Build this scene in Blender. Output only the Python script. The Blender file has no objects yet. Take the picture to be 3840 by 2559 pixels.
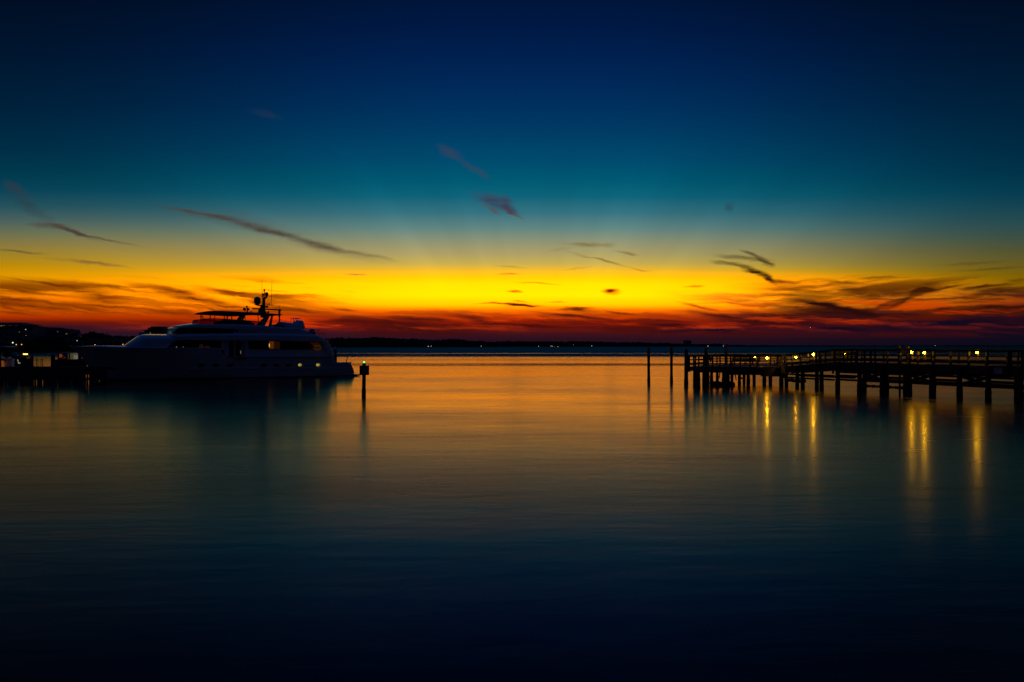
import bpy, math, random
from mathutils import Vector, Matrix, noise as mnoise
random.seed(7)
C = bpy.context.scene
COL = C.collection
F = 28.0/36.0*3840.0          # focal length in pixels of the photograph
HC = 3.8                      # eye height above the water
HY = 1298.0                   # horizon row

# ------------------------------------------------------------------ helpers
def lin(c):
    c = c/255.0
    return c/12.92 if c <= .04045 else ((c+.055)/1.055)**2.4
def rgb(r, g, b): return (lin(r), lin(g), lin(b), 1.0)

def P(px, py, Y): return Vector(((px-1920)/F*Y, Y, HC-(py-HY)/F*Y))
def G(px, Y, z=0.0): return Vector(((px-1920)/F*Y, Y, z))

class MB:
    def __init__(s): s.v = []; s.f = []
    def add(s, vs, fs):
        o = len(s.v); s.v += [tuple(v) for v in vs]; s.f += [tuple(i+o for i in f) for f in fs]; return s
    def box(s, c, d, rz=0.0):
        c = Vector(c); x, y, z = d[0]/2, d[1]/2, d[2]/2; R = Matrix.Rotation(rz, 3, 'Z')
        vs = [c+R@Vector((a*x, b*y, e*z)) for e in (-1, 1) for a, b in ((-1, -1), (1, -1), (1, 1), (-1, 1))]
        return s.add(vs, [(3, 2, 1, 0), (4, 5, 6, 7), (0, 1, 5, 4), (1, 2, 6, 5), (2, 3, 7, 6), (3, 0, 4, 7)])
    def beam(s, a, b, w, h):
        """board from a to b, w wide horizontally, h high (z down from a/b centre)"""
        a = Vector(a); b = Vector(b); d = (b-a); L = d.length
        if L < 1e-6: return s
        d.normalize(); n = Vector((-d.y, d.x, 0))
        if n.length < 1e-4: n = Vector((1, 0, 0))
        n.normalize(); u = d.cross(n); u.normalize()
        vs = []
        for p in (a, b):
            for i, j in ((-1, -1), (1, -1), (1, 1), (-1, 1)): vs.append(p+n*(i*w/2)+u*(j*h/2))
        return s.add(vs, [(3, 2, 1, 0), (4, 5, 6, 7), (0, 1, 5, 4), (1, 2, 6, 5), (2, 3, 7, 6), (3, 0, 4, 7)])
    def tube(s, pts, r, n=8, caps=True):
        pts = [Vector(p) for p in pts]; rs = r if isinstance(r, (list, tuple)) else [r]*len(pts)
        vs = []; fs = []
        up = None
        for i, p in enumerate(pts):
            if i == 0: d = pts[1]-pts[0]
            elif i == len(pts)-1: d = pts[-1]-pts[-2]
            else: d = (pts[i+1]-pts[i]).normalized()+(pts[i]-pts[i-1]).normalized()
            d.normalize()
            if up is None: up = Vector((1, 0, 0)) if abs(d.x) < .9 else Vector((0, 1, 0))
            a = up-d*up.dot(d)
            if a.length < 1e-4: a = d.orthogonal()
            a.normalize(); up = a; b = d.cross(a)
            for k in range(n):
                t = 2*math.pi*k/n; vs.append(p+(a*math.cos(t)+b*math.sin(t))*rs[i])
        for i in range(len(pts)-1):
            for k in range(n):
                k2 = (k+1) % n; fs.append((i*n+k, i*n+k2, (i+1)*n+k2, (i+1)*n+k))
        if caps:
            fs.append(tuple(range(n-1, -1, -1))); m = (len(pts)-1)*n; fs.append(tuple(range(m, m+n)))
        return s.add(vs, fs)
    def lathe(s, c, prof, n=16):
        """prof: (r, z) list upward"""
        c = Vector(c); vs = []; fs = []
        for r, z in prof:
            for k in range(n):
                t = 2*math.pi*k/n; vs.append(c+Vector((r*math.cos(t), r*math.sin(t), z)))
        for i in range(len(prof)-1):
            for k in range(n):
                k2 = (k+1) % n; fs.append((i*n+k, i*n+k2, (i+1)*n+k2, (i+1)*n+k))
        fs.append(tuple(range(n-1, -1, -1))); m = (len(prof)-1)*n; fs.append(tuple(range(m, m+n)))
        return s.add(vs, fs)
    def ball(s, c, r, sq=(1, 1, 1), n=12, m=7):
        prof = [(r*math.sin(math.pi*(i+.02)/(m+.04)), -r*math.cos(math.pi*(i+.02)/(m+.04))) for i in range(m+1)]
        o = len(s.v); s.lathe((0, 0, 0), prof, n); c = Vector(c)
        for i in range(o, len(s.v)):
            x, y, z = s.v[i]; s.v[i] = (c.x+x*sq[0], c.y+y*sq[1], c.z+z*sq[2])
        return s
    def prism(s, poly, lo, hi, ax=1):
        """poly in (a, z), extruded along y from lo to hi (ax=1: poly a is x)"""
        n = len(poly)
        A = 0.5*sum(poly[i][0]*poly[(i+1) % n][1]-poly[(i+1) % n][0]*poly[i][1] for i in range(n))
        if A < 0: poly = poly[::-1]
        vs = [(a, lo, z) for a, z in poly]+[(a, hi, z) for a, z in poly]
        fs = [tuple(range(n)), tuple(range(2*n-1, n-1, -1))]
        for i in range(n):
            j = (i+1) % n; fs.append((j, i, i+n, j+n))
        return s.add(vs, fs)
    def build(s, name, mat, parent=None, smooth=False, bevel=0.0, label=None):
        me = bpy.data.meshes.new(name); me.from_pydata(s.v, [], s.f); me.update()
        if mat: me.materials.append(mat)
        if smooth:
            for p in me.polygons: p.use_smooth = True
            try: me.set_sharp_from_angle(angle=math.radians(38))
            except Exception: pass
        o = bpy.data.objects.new(name, me); COL.objects.link(o)
        if parent: o.parent = parent
        if bevel:
            b = o.modifiers.new('bevel', 'BEVEL'); b.width = bevel; b.segments = 2; b.limit_method = 'ANGLE'
        if label: o['label'] = label
        return o

def tag(o, label=None, cat=None, group=None, kind=None):
    if label: o['label'] = label
    if cat: o['category'] = cat
    if group: o['group'] = group
    if kind: o['kind'] = kind
    return o
def empty(name, loc, label, cat, group=None, rz=0.0):
    o = bpy.data.objects.new(name, None); COL.objects.link(o); o.empty_display_size = .3
    o.location = loc; o.rotation_euler = (0, 0, rz); return tag(o, label, cat, group)
def copy_tree(o, parent=None):
    c = o.copy(); COL.objects.link(c)
    if parent: c.parent = parent
    for ch in list(o.children): copy_tree(ch, c)
    return c

# ------------------------------------------------------------------ materials
def mat(name, base, rough=.6, metal=0.0, spec=.5, nscale=None, namp=.25, bump=0.0, emit=None, estr=0.0, coat=0.0, stretch=None, sampling=None):
    m = bpy.data.materials.new(name); m.use_nodes = True
    nt = m.node_tree; b = nt.nodes['Principled BSDF']
    b.inputs['Base Color'].default_value = (*base, 1); b.inputs['Roughness'].default_value = rough
    b.inputs['Metallic'].default_value = metal; b.inputs['Specular IOR Level'].default_value = spec
    b.inputs['Coat Weight'].default_value = coat
    if nscale:
        tc = nt.nodes.new('ShaderNodeTexCoord'); n = nt.nodes.new('ShaderNodeTexNoise')
        n.inputs['Scale'].default_value = nscale; n.inputs['Detail'].default_value = 5
        if stretch:
            mp = nt.nodes.new('ShaderNodeMapping'); mp.inputs['Scale'].default_value = stretch
            nt.links.new(tc.outputs['Object'], mp.inputs['Vector']); nt.links.new(mp.outputs[0], n.inputs['Vector'])
        else: nt.links.new(tc.outputs['Object'], n.inputs['Vector'])
        r = nt.nodes.new('ShaderNodeValToRGB')
        lo = [max(0, c*(1-namp)) for c in base]; hi = [min(1, c*(1+namp)) for c in base]
        r.color_ramp.elements[0].position = .3; r.color_ramp.elements[1].position = .7
        r.color_ramp.elements[0].color = (*lo, 1); r.color_ramp.elements[1].color = (*hi, 1)
        nt.links.new(n.outputs['Fac'], r.inputs[0]); nt.links.new(r.outputs[0], b.inputs['Base Color'])
        if bump:
            bp = nt.nodes.new('ShaderNodeBump'); bp.inputs['Strength'].default_value = bump; bp.inputs['Distance'].default_value = .03
            nt.links.new(n.outputs['Fac'], bp.inputs['Height']); nt.links.new(bp.outputs[0], b.inputs['Normal'])
    if emit:
        b.inputs['Emission Color'].default_value = (*emit, 1); b.inputs['Emission Strength'].default_value = estr
        if sampling: m.cycles.emission_sampling = sampling
    return m
M = {}
M['gelcoat'] = mat('white_gelcoat', (.58, .60, .62), .22, nscale=1.3, namp=.04, coat=.4)
M['hull'] = mat('white_hull_paint', (.50, .52, .55), .25, nscale=.8, namp=.05, coat=.3)
M['boot'] = mat('black_boot_paint', (.012, .012, .015), .4, nscale=2, namp=.3)
M['tint'] = mat('tinted_window', (.004, .004, .005), .06, spec=.25, nscale=.7, namp=.3)
M['canvas'] = mat('dark_canvas', (.02, .022, .028), .8, nscale=6, namp=.3, bump=.2)
M['steel'] = mat('polished_steel', (.6, .6, .62), .22, metal=1.0, nscale=5, namp=.05)
M['darkmetal'] = mat('dark_metal', (.05, .05, .055), .4, metal=.6, nscale=8, namp=.2)
M['dome'] = mat('dome_plastic', (.16, .16, .17), .4, nscale=3, namp=.05)
M['wood'] = mat('weathered_wood', (.038, .034, .030), .85, nscale=4, namp=.45, bump=.4, stretch=(3, 3, .4))
M['board'] = mat('weathered_boards', (.034, .030, .026), .8, nscale=3, namp=.4, bump=.4)
M['barn'] = mat('barnacled_timber', (.032, .032, .030), .95, nscale=18, namp=.6, bump=.8)
M['cap'] = mat('pale_pile_cap', (.45, .47, .5), .5, nscale=4, namp=.15)
M['signback'] = mat('dark_sign_panel', (.02, .05, .03), .5, nscale=5, namp=.2)
M['leaf'] = mat('dusk_foliage', (.035, .05, .022), .8, nscale=.8, namp=.5)
M['bark'] = mat('bark', (.07, .055, .04), .9, nscale=3, namp=.4)
M['soil'] = mat('shore_soil', (.06, .06, .045), .95, nscale=.05, namp=.4)
M['stucco'] = mat('stucco_wall', (.26, .25, .25), .85, nscale=.4, namp=.15)
M['stucco_dark'] = mat('grey_wall', (.16, .16, .17), .85, nscale=.4, namp=.15)
M['rooftile'] = mat('roof_tile', (.07, .055, .05), .8, nscale=.8, namp=.3)
M['pane'] = mat('dark_pane', (.012, .014, .018), .15, nscale=1, namp=.2)
M['cream'] = mat('cream_cabinet', (.5, .45, .28), .5, nscale=3, namp=.1)
M['grey'] = mat('grey_plastic', (.33, .34, .36), .5, nscale=3, namp=.1)
M['white'] = mat('white_plastic', (.65, .67, .7), .45, nscale=3, namp=.05)
M['red'] = mat('red_plastic', (.55, .06, .03), .5, nscale=4, namp=.15)
M['gold'] = mat('gold_letters', (.55, .42, .16), .35, metal=.3, nscale=10, namp=.1)
def glow(name, col, s, samp='AUTO'): return mat(name, (.03, .025, .02), .5, emit=col, estr=s, sampling=samp)
M['bulb'] = glow('amber_bulb', (1.0, .46, .0035), 300)
M['bulb_dim'] = glow('amber_bulb_small', (1.0, .48, .004), 190)
M['green'] = glow('green_beacon', (.04, 1.0, .2), 3)
M['far_white'] = glow('far_white_lamp', (1.0, .93, .7), 1.3)
M['far_amber'] = glow('far_amber_lamp', (1.0, .52, .12), 1.7)
M['far_red'] = glow('far_red_lamp', (1.0, .25, .06), 1.2)
M['win_warm'] = glow('lit_window', (1.0, .58, .16), .25)
M['win_dim'] = glow('dim_lit_window', (.8, .5, .2), .07)
M['port_lit'] = glow('lit_porthole', (.90, .85, .08), .36)
M['curtain'] = glow('warm_curtain', (1.0, .22, .008), .075)
M['curtain_dim'] = glow('dim_warm_interior', (1.0, .24, .006), .012)
M['slit'] = glow('bright_lamp_strip', (1.0, .55, .1), 1.0)

# ------------------------------------------------------------------ world: twilight sky
def build_world():
    w = bpy.data.worlds.new('World'); C.world = w; w.use_nodes = True
    nt = w.node_tree; N = nt.nodes; L = nt.links
    for n in list(N): N.remove(n)
    def math_(op, a, b=None, clamp=False):
        n = N.new('ShaderNodeMath'); n.operation = op; n.use_clamp = clamp
        for i, x in enumerate((a, b)):
            if x is None: continue
            if isinstance(x, (int, float)): n.inputs[i].default_value = x
            else: L.new(x, n.inputs[i])
        return n.outputs[0]
    def maprange(v, a, b, c, d, smooth=True):
        n = N.new('ShaderNodeMapRange'); n.interpolation_type = 'SMOOTHSTEP' if smooth else 'LINEAR'; n.clamp = True
        L.new(v, n.inputs['Value'])
        for k, x in zip(('From Min', 'From Max', 'To Min', 'To Max'), (a, b, c, d)): n.inputs[k].default_value = x
        return n.outputs[0]
    def mixc(f, a, b):
        n = N.new('ShaderNodeMix'); n.data_type = 'RGBA'; n.clamp_factor = True
        if isinstance(f, (int, float)): n.inputs[0].default_value = f
        else: L.new(f, n.inputs[0])
        for i, x in ((6, a), (7, b)):
            if isinstance(x, tuple): n.inputs[i].default_value = x
            else: L.new(x, n.inputs[i])
        return n.outputs[2]
    tc = N.new('ShaderNodeTexCoord'); sep = N.new('ShaderNodeSeparateXYZ'); L.new(tc.outputs['Generated'], sep.inputs[0])
    x, y, z = sep.outputs
    hyp = math_('SQRT', math_('ADD', math_('MULTIPLY', x, x), math_('MULTIPLY', y, y)))
    hyp = math_('MAXIMUM', hyp, .0001)
    az = math_('ARCTAN2', x, y)
    e = math_('DIVIDE', z, hyp)
    az2 = math_('MINIMUM', math_('MULTIPLY', az, az), .36)
    es = math_('MULTIPLY', e, math_('ADD', 1.0, math_('MULTIPLY', az2, .58)))   # the glow arches lower away from the sunset
    t = math_('DIVIDE', es, .5)
    def ramp(stops, fac):
        n = N.new('ShaderNodeValToRGB'); cr = n.color_ramp; L.new(fac, n.inputs[0])
        stops = sorted((((HY-py)/F)/.5, c) for py, c in stops)
        while len(cr.elements) < len(stops): cr.elements.new(.5)
        for el, (p, c) in zip(cr.elements, stops): el.position = min(max(p, 0), 1)
        for el, (p, c) in zip(cr.elements, stops): el.color = rgb(*c)
        return n.outputs[0]
    cen = ramp([(1298, (32, 14, 28)), (1272, (42, 15, 28)), (1252, (62, 18, 26)), (1228, (112, 20, 10)), (1205, (184, 38, 0)), (1184, (224, 76, 0)),
                (1163, (285, 128, 0)), (1144, (385, 207, 0)), (1108, (430, 240, 0)), (1066, (420, 232, 0)), (1040, (335, 210, 4)), (1014, (246, 190, 40)),
                (988, (202, 175, 82)), (950, (172, 160, 104)), (900, (138, 146, 118)), (858, (98, 134, 130)), (800, (54, 115, 128)), (740, (14, 100, 122)),
                (680, (0, 89, 114)), (600, (0, 74, 109)), (500, (0, 60, 101)), (400, (0, 48, 94)), (300, (0, 39, 87)), (200, (0, 31, 78)), (100, (0, 25, 68)), (0, (0, 21, 58)), (-190, (0, 20, 58))], t)
    lef = ramp([(1298, (30, 20, 40)), (1262, (34, 20, 38)), (1225, (46, 17, 28)), (1207, (96, 20, 8)), (1190, (172, 46, 0)), (1160, (222, 90, 0)), (1130, (238, 108, 0)),
                (1080, (244, 140, 0)), (1035, (226, 152, 0)), (990, (186, 138, 8)), (955, (160, 130, 36)), (915, (136, 120, 62)), (872, (104, 110, 80)), (825, (70, 94, 90)),
                (775, (36, 80, 90)), (715, (8, 66, 86)), (645, (0, 56, 76)), (550, (0, 44, 69)), (400, (0, 32, 58)), (200, (0, 21, 46)), (0, (0, 14, 35)), (-190, (0, 16, 42))], t)
    rig = ramp([(1298, (9, 10, 25)), (1252, (16, 10, 26)), (1215, (28, 8, 20)), (1190, (60, 10, 6)), (1163, (112, 26, 2)), (1135, (158, 58, 5)), (1105, (172, 92, 8)),
                (1070, (140, 100, 0)), (1030, (118, 92, 5)), (990, (100, 88, 30)), (940, (80, 82, 48)), (890, (58, 78, 66)), (840, (40, 75, 78)), (780, (22, 68, 82)),
                (720, (5, 60, 80)), (650, (0, 51, 74)), (550, (0, 42, 67)), (400, (0, 32, 58)), (200, (0, 21, 46)), (0, (0, 14, 35)), (-190, (0, 16, 42))], t)
    eas = ramp([(1298, (2, 4, 9)), (1000, (3, 6, 13)), (500, (4, 9, 20)), (-190, (5, 14, 34))], t)
    wl = maprange(az, -.05, -.60, 0, 1); wr = maprange(az, .10, .60, 0, 1)
    colr = mixc(wr, mixc(wl, cen, lef), rig)
    # ---- clouds, laid out in azimuth / elevation around the sunset
    ym = math_('MAXIMUM', y, .15)
    u = math_('DIVIDE', x, ym); v = math_('DIVIDE', z, ym)
    comb = N.new('ShaderNodeCombineXYZ'); L.new(u, comb.inputs[0]); L.new(v, comb.inputs[1])
    uv = comb.outputs[0]
    def noise_(vec, scale, det, st, rough=.5):
        mp = N.new('ShaderNodeMapping'); mp.inputs['Scale'].default_value = st[:3]
        if len(st) > 3: mp.inputs['Rotation'].default_value = (0, 0, st[3])
        L.new(vec, mp.inputs[0])
        n = N.new('ShaderNodeTexNoise'); n.inputs['Scale'].default_value = scale; n.inputs['Detail'].default_value = det; n.inputs['Roughness'].default_value = rough
        L.new(mp.outputs[0], n.inputs['Vector']); return n
    wn = noise_(uv, 14, 4, (1, 3.2, 1)); wn2 = noise_(uv, 60, 4, (1, 2.5, 1))
    def vm(op, a, b):
        n = N.new('ShaderNodeVectorMath'); n.operation = op
        for i, q in enumerate((a, b)):
            if q is None: continue
            if isinstance(q, tuple): n.inputs[i].default_value = q
            else: L.new(q, n.inputs[i])
        return n.outputs['Value'] if op == 'LENGTH' else n.outputs[0]
    warp = vm('MULTIPLY', vm('SUBTRACT', wn.outputs['Color'], (.5, .5, .5)), (.036, .009, 0))
    warp2 = vm('MULTIPLY', vm('SUBTRACT', wn2.outputs['Color'], (.5, .5, .5)), (.012, .004, 0))
    q = vm('ADD', vm('ADD', uv, warp), warp2)
    fine = noise_(q, 9, 6, (1, 8, 1, .10), .62).outputs['Fac']
    streak = maprange(fine, .32, .62, .55, 1.35, False)
    # broad wispy bands low in the sky
    def band(vec_rot, scale, lo, hi, y0, y1, y2, y3, x0=None, x1=None, x2=None, x3=None, amp=1.0, seed=0.0):
        mp = N.new('ShaderNodeMapping'); mp.inputs['Location'].default_value = (seed, seed*.7, 0); mp.inputs['Rotation'].default_value = (0, 0, vec_rot)
        L.new(q, mp.inputs[0])
        n = noise_(mp.outputs[0], scale, 7, (1, 14, 1), .6)
        a = maprange(n.outputs['Fac'], lo, hi, 0, amp)
        V = lambda py: (HY-py)/F
        a = math_('MULTIPLY', a, maprange(v, V(y3), V(y2), 0, 1)); a = math_('MULTIPLY', a, maprange(v, V(y1), V(y0), 1, 0))
        U = lambda px: (px-1920)/F
        if x0 is not None: a = math_('MULTIPLY', a, maprange(u, U(x0), U(x1), 0, 1))
        if x2 is not None: a = math_('MULTIPLY', a, maprange(u, U(x2), U(x3), 1, 0))
        return a
    brown = rgb(120, 46, 0); maroon = rgb(60, 12, 12); dark = rgb(34, 10, 18)
    colr = mixc(band(.10, 3.2, .46, .58, 1025, 1075, 1160, 1200, None, None, 1000, 1500, .8, 1.3), colr, rgb(104, 38, 0))
    colr = mixc(band(.08, 5.5, .48, .58, 1060, 1090, 1165, 1195, None, None, 900, 1500, .55, 7.7), colr, rgb(96, 28, 0))
    colr = mixc(band(.06, 3.6, .47, .60, 1150, 1185, 1250, 1275, 900, 1400, 3900, 4600, .72, 4.1), colr, maroon)
    colr = mixc(band(.05, 5.0, .50, .62, 1165, 1190, 1225, 1250, 300, 900, 3200, 3800, .65, 33.0), colr, rgb(238, 66, 0))
    colr = mixc(band(.04, 6.0, .46, .62, 1140, 1170, 1235, 1265, 1000, 1500, 3900, 4600, .5, 21.0), colr, rgb(96, 18, 6))
    colr = mixc(band(.02, 3.4, .42, .60, 1040, 1110, 1215, 1260, 2400, 2900, None, None, .9, 9.2), colr, dark)
    colr = mixc(band(-.10, 4.6, .45, .58, 1020, 1070, 1170, 1210, 2700, 3100, None, None, .75, 12.6), colr, rgb(66, 22, 2))
    colr = mixc(band(.04, 5.5, .50, .60, 1100, 1130, 1215, 1240, 2500, 2800, 3600, 4200, .6, 41.0), colr, rgb(196, 52, 0))
    colr = mixc(band(.03, 2.6, .50, .70, 1010, 1060, 1150, 1180, 1500, 2000, 3000, 3500, .35, 14.2), colr, rgb(235, 150, 0))
    def blob(col, px, py, hl, ht, ang, a, sharp=0.0, coord=None):
        nonlocal colr
        s = vm('SUBTRACT', coord or q, ((px-1920)/F, (HY-py)/F, 0))
        r = N.new('ShaderNodeVectorRotate'); r.rotation_type = 'Z_AXIS'; r.inputs['Angle'].default_value = math.radians(ang); L.new(s, r.inputs[0])
        s = vm('MULTIPLY', r.outputs[0], (F/hl, F/ht, 0))
        d = vm('LENGTH', s, None)
        f = maprange(d, sharp, 1.25, a, 0)
        f = math_('MULTIPLY', f, streak, True)
        colr = mixc(f, colr, col)
    violet = rgb(58, 62, 78); rust = rgb(96, 54, 52); umber = rgb(74, 60, 54); olive = rgb(70, 52, 18); soot = rgb(50, 30, 8)
    # angle: positive = falling to the right
    blob(violet, 1690, 570, 60, 22, 28, .5); blob(violet, 1770, 630, 90, 14, 30, .45); blob(violet, 990, 430, 80, 16, 12, .16); blob(rgb(40, 70, 84), 2742, 776, 26, 18, 60, .7)
    blob(rgb(56, 68, 92), 1850, 758, 105, 26, 18, .8, .1); blob(rust, 1838, 786, 60, 9, 20, .4, .2); blob(rust, 1925, 800, 48, 8, 35, .6, .2); blob(rgb(60, 56, 78), 1905, 770, 62, 18, 38, .7)
    for (px, py, hl, ht, an, a) in [(700, 792, 110, 7, 10, .7), (830, 818, 130, 12, 14, .85), (960, 850, 130, 17, 15, .8), (1075, 884, 105, 19, 20, .85), (1190, 920, 140, 16, 14, .75), (1000, 850, 260, 34, 16, .22), (800, 822, 240, 22, 13, .25), (1340, 952, 160, 10, 10, .6), (1250, 945, 220, 16, 11, .3)]:
        blob(umber, px, py, hl, ht, an, a)
    for (px, py, hl, ht, an, a) in [(60, 712, 70, 22, 25, .8), (110, 775, 110, 26, 30, .45), (190, 848, 80, 12, 4, .8), (270, 868, 110, 11, 20, .95), (400, 902, 130, 6, 12, .6), (70, 940, 120, 6, 5, .5), (340, 985, 170, 9, 7, .55), (1330, 1030, 50, 5, 3, .5)]:
        blob(umber if py > 800 else rgb(44, 58, 66), px, py, hl, ht, an, a)
    for (px, py, hl, ht, an, a) in [(2195, 921, 75, 11, 2, .7), (2270, 922, 40, 10, 0, .4), (2355, 947, 50, 8, 8, .75), (2250, 975, 150, 6, 13, .6), (2400, 1010, 40, 4, 5, .5), (1910, 1003, 60, 6, 5, .35), (2170, 1005, 60, 4, -8, .3), (2110, 940, 70, 6, -6, .3)]:
        blob(rgb(130, 104, 50), px, py, hl, ht, an, a)
    for (px, py, hl, ht, an, a) in [(2745, 988, 75, 9, 7, .95), (2820, 1015, 75, 14, 24, 1.0), (2885, 1045, 50, 15, 32, .9), (2930, 1056, 60, 10, 10, .7), (2780, 968, 110, 10, 5, .6), (2860, 982, 45, 10, 25, .75), (2826, 955, 45, 11, 28, .6)]:
        blob(soot, px, py, hl, ht, an, a, .1)
    for (px, py, hl, ht, an, a) in [(2300, 1094, 32, 11, 6, .95), (1945, 1145, 100, 8, 2, .95), (1860, 1142, 90, 3, 1, .8), (2160, 1158, 66, 10, -2, 1.0), (2185, 1152, 60, 5, 0, .8), (1930, 1091, 40, 5, 8, .8), (2010, 1066, 90, 4, 4, .7),
                                    (1915, 1032, 50, 4, 0, .5), (1950, 1132, 40, 3, 3, .7), (2080, 1132, 50, 3, 0, .6), (2330, 1172, 70, 6, 6, .7), (2600, 1073, 50, 4, 0, .6), (1300, 1160, 60, 7, 8, .7), (2620, 1152, 90, 8, 12, .6)]:
        blob(rgb(92, 30, 0), px, py, hl, ht, an, a, .1)
    for (px, py, hl, ht, an, a) in [(60, 1125, 110, 13, 2, 1.0), (380, 1118, 130, 26, 6, .8), (300, 1140, 160, 14, 5, .8), (200, 1066, 280, 9, 7, .8), (640, 1090, 200, 17, 9, .85), (760, 1125, 220, 16, 8, .85), (860, 1095, 160, 11, 10, .9), (1000, 1140, 150, 11, 9, .8), (480, 1160, 220, 10, 4, .5), (1130, 1165, 160, 10, 5, .7), (700, 1180, 240, 9, 3, .6), (150, 1100, 200, 7, 6, .6)]:
        blob(rgb(112, 38, 0), px, py, hl, ht, an, a)
    for (px, py, hl, ht, an, a) in [(1560, 1200, 200, 14, 3, .8), (1800, 1205, 140, 20, 12, .9), (1650, 1225, 330, 16, 1, .9), (2000, 1222, 240, 11, 3, .8), (2250, 1196, 260, 9, 4, .8), (2500, 1205, 160, 9, 3, .7), (2500, 1222, 140, 10, 0, 1.0),
                                    (1350, 1205, 240, 12, 3, .7), (2100, 1180, 180, 7, 5, .6), (2720, 1190, 170, 11, 7, .9), (2860, 1210, 190, 14, 3, .8), (2960, 1190, 60, 8, 2, .9)]:
        blob(maroon, px, py, hl, ht, an, a)
    for (px, py, hl, ht, an, a) in [(3080, 1140, 160, 16, 8, .95), (3200, 1165, 130, 18, 14, .95), (3110, 1170, 110, 9, 2, .8), (3210, 1090, 120, 20, 12, .75), (3000, 1092, 160, 9, 3, .7), (3160, 1060, 120, 8, 4, .6), (3300, 1045, 120, 5, -2, .6),
                                    (3450, 1090, 100, 26, -16, .95), (3400, 1125, 110, 13, -22, .9), (3540, 1080, 120, 7, -8, .7), (3720, 1075, 160, 7, -5, .8), (3330, 1140, 90, 9, -18, .7), (3740, 1150, 200, 14, -2, .95), (3500, 1165, 180, 9, -6, .8), (3640, 985, 140, 8, -4, .3), (3700, 1010, 150, 7, -3, .35)]:
        blob(rgb(62, 26, 4) if py < 1130 else rgb(40, 10, 10), px, py, hl, ht, an, a)
    for (px, py, hl, ht, an, a) in [(3500, 1215, 420, 26, -4, 1.0), (3850, 1200, 320, 38, -4, 1.0), (3150, 1232, 260, 16, 0, .9), (2700, 1240, 300, 10, 0, .8)]:
        blob(rgb(20, 9, 26), px, py, hl, ht, an, a)
    # faint crepuscular rays fanning up from the sunk sun
    ang = math_('ARCTAN2', math_('SUBTRACT', u, .03), math_('ADD', v, .10))
    cb2 = N.new('ShaderNodeCombineXYZ'); L.new(ang, cb2.inputs[0])
    rn_ = N.new('ShaderNodeTexNoise'); rn_.inputs['Scale'].default_value = 4; rn_.inputs['Detail'].default_value = 2; L.new(cb2.outputs[0], rn_.inputs['Vector'])
    ray = maprange(rn_.outputs['Fac'], .3, .7, -.08, .08, False)
    ray = math_('MULTIPLY', ray, math_('MULTIPLY', maprange(v, .05, .12, 0, 1), maprange(v, .16, .30, 1, 0)))
    hs = N.new('ShaderNodeVectorMath'); hs.operation = 'SCALE'; L.new(colr, hs.inputs[0]); L.new(math_('ADD', 1.0, ray), hs.inputs['Scale']); colr = hs.outputs[0]
    # ---- away from the sunset the sky turns to plain night blue
    aab = math_('ABSOLUTE', az)
    colr = mixc(maprange(aab, .60, 2.2, 0, 1), colr, eas)
    zen = maprange(e, .65, 2.0, 0, 1)
    colr = mixc(zen, colr, ZENITH)
    bg = N.new('ShaderNodeBackground'); L.new(colr, bg.inputs[0]); bg.inputs[1].default_value = 1.0
    # faint physical twilight from just below the horizon, added to the painted gradient's light
    sky = N.new('ShaderNodeTexSky'); sky.sky_type = 'NISHITA'; sky.sun_disc = False
    sky.sun_elevation = math.radians(-4.0); sky.sun_rotation = 0.0
    bg2 = N.new('ShaderNodeBackground'); L.new(sky.outputs[0], bg2.inputs[0]); bg2.inputs[1].default_value = .0015
    ad = N.new('ShaderNodeAddShader'); L.new(bg.outputs[0], ad.inputs[0]); L.new(bg2.outputs[0], ad.inputs[1])
    out = N.new('ShaderNodeOutputWorld'); L.new(ad.outputs[0], out.inputs[0])
    w.cycles.sampling_method = 'NONE'
ZENITH = rgb(8, 41, 103)
build_world()

# ------------------------------------------------------------------ camera
cam = bpy.data.cameras.new('camera'); co = bpy.data.objects.new('camera', cam); COL.objects.link(co)
co.location = (0, 0, HC); co.rotation_euler = (math.radians(90), 0, 0)
cam.lens = 28; cam.sensor_width = 36; cam.sensor_fit = 'HORIZONTAL'; cam.shift_y = (HY-1279.5)/3840.0
cam.clip_start = .1; cam.clip_end = 60000
C.camera = co
C.view_settings.view_transform = 'Standard'; C.view_settings.look = 'None'; C.view_settings.exposure = 0; C.view_settings.gamma = 1
C.render.engine = 'CYCLES'

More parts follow.
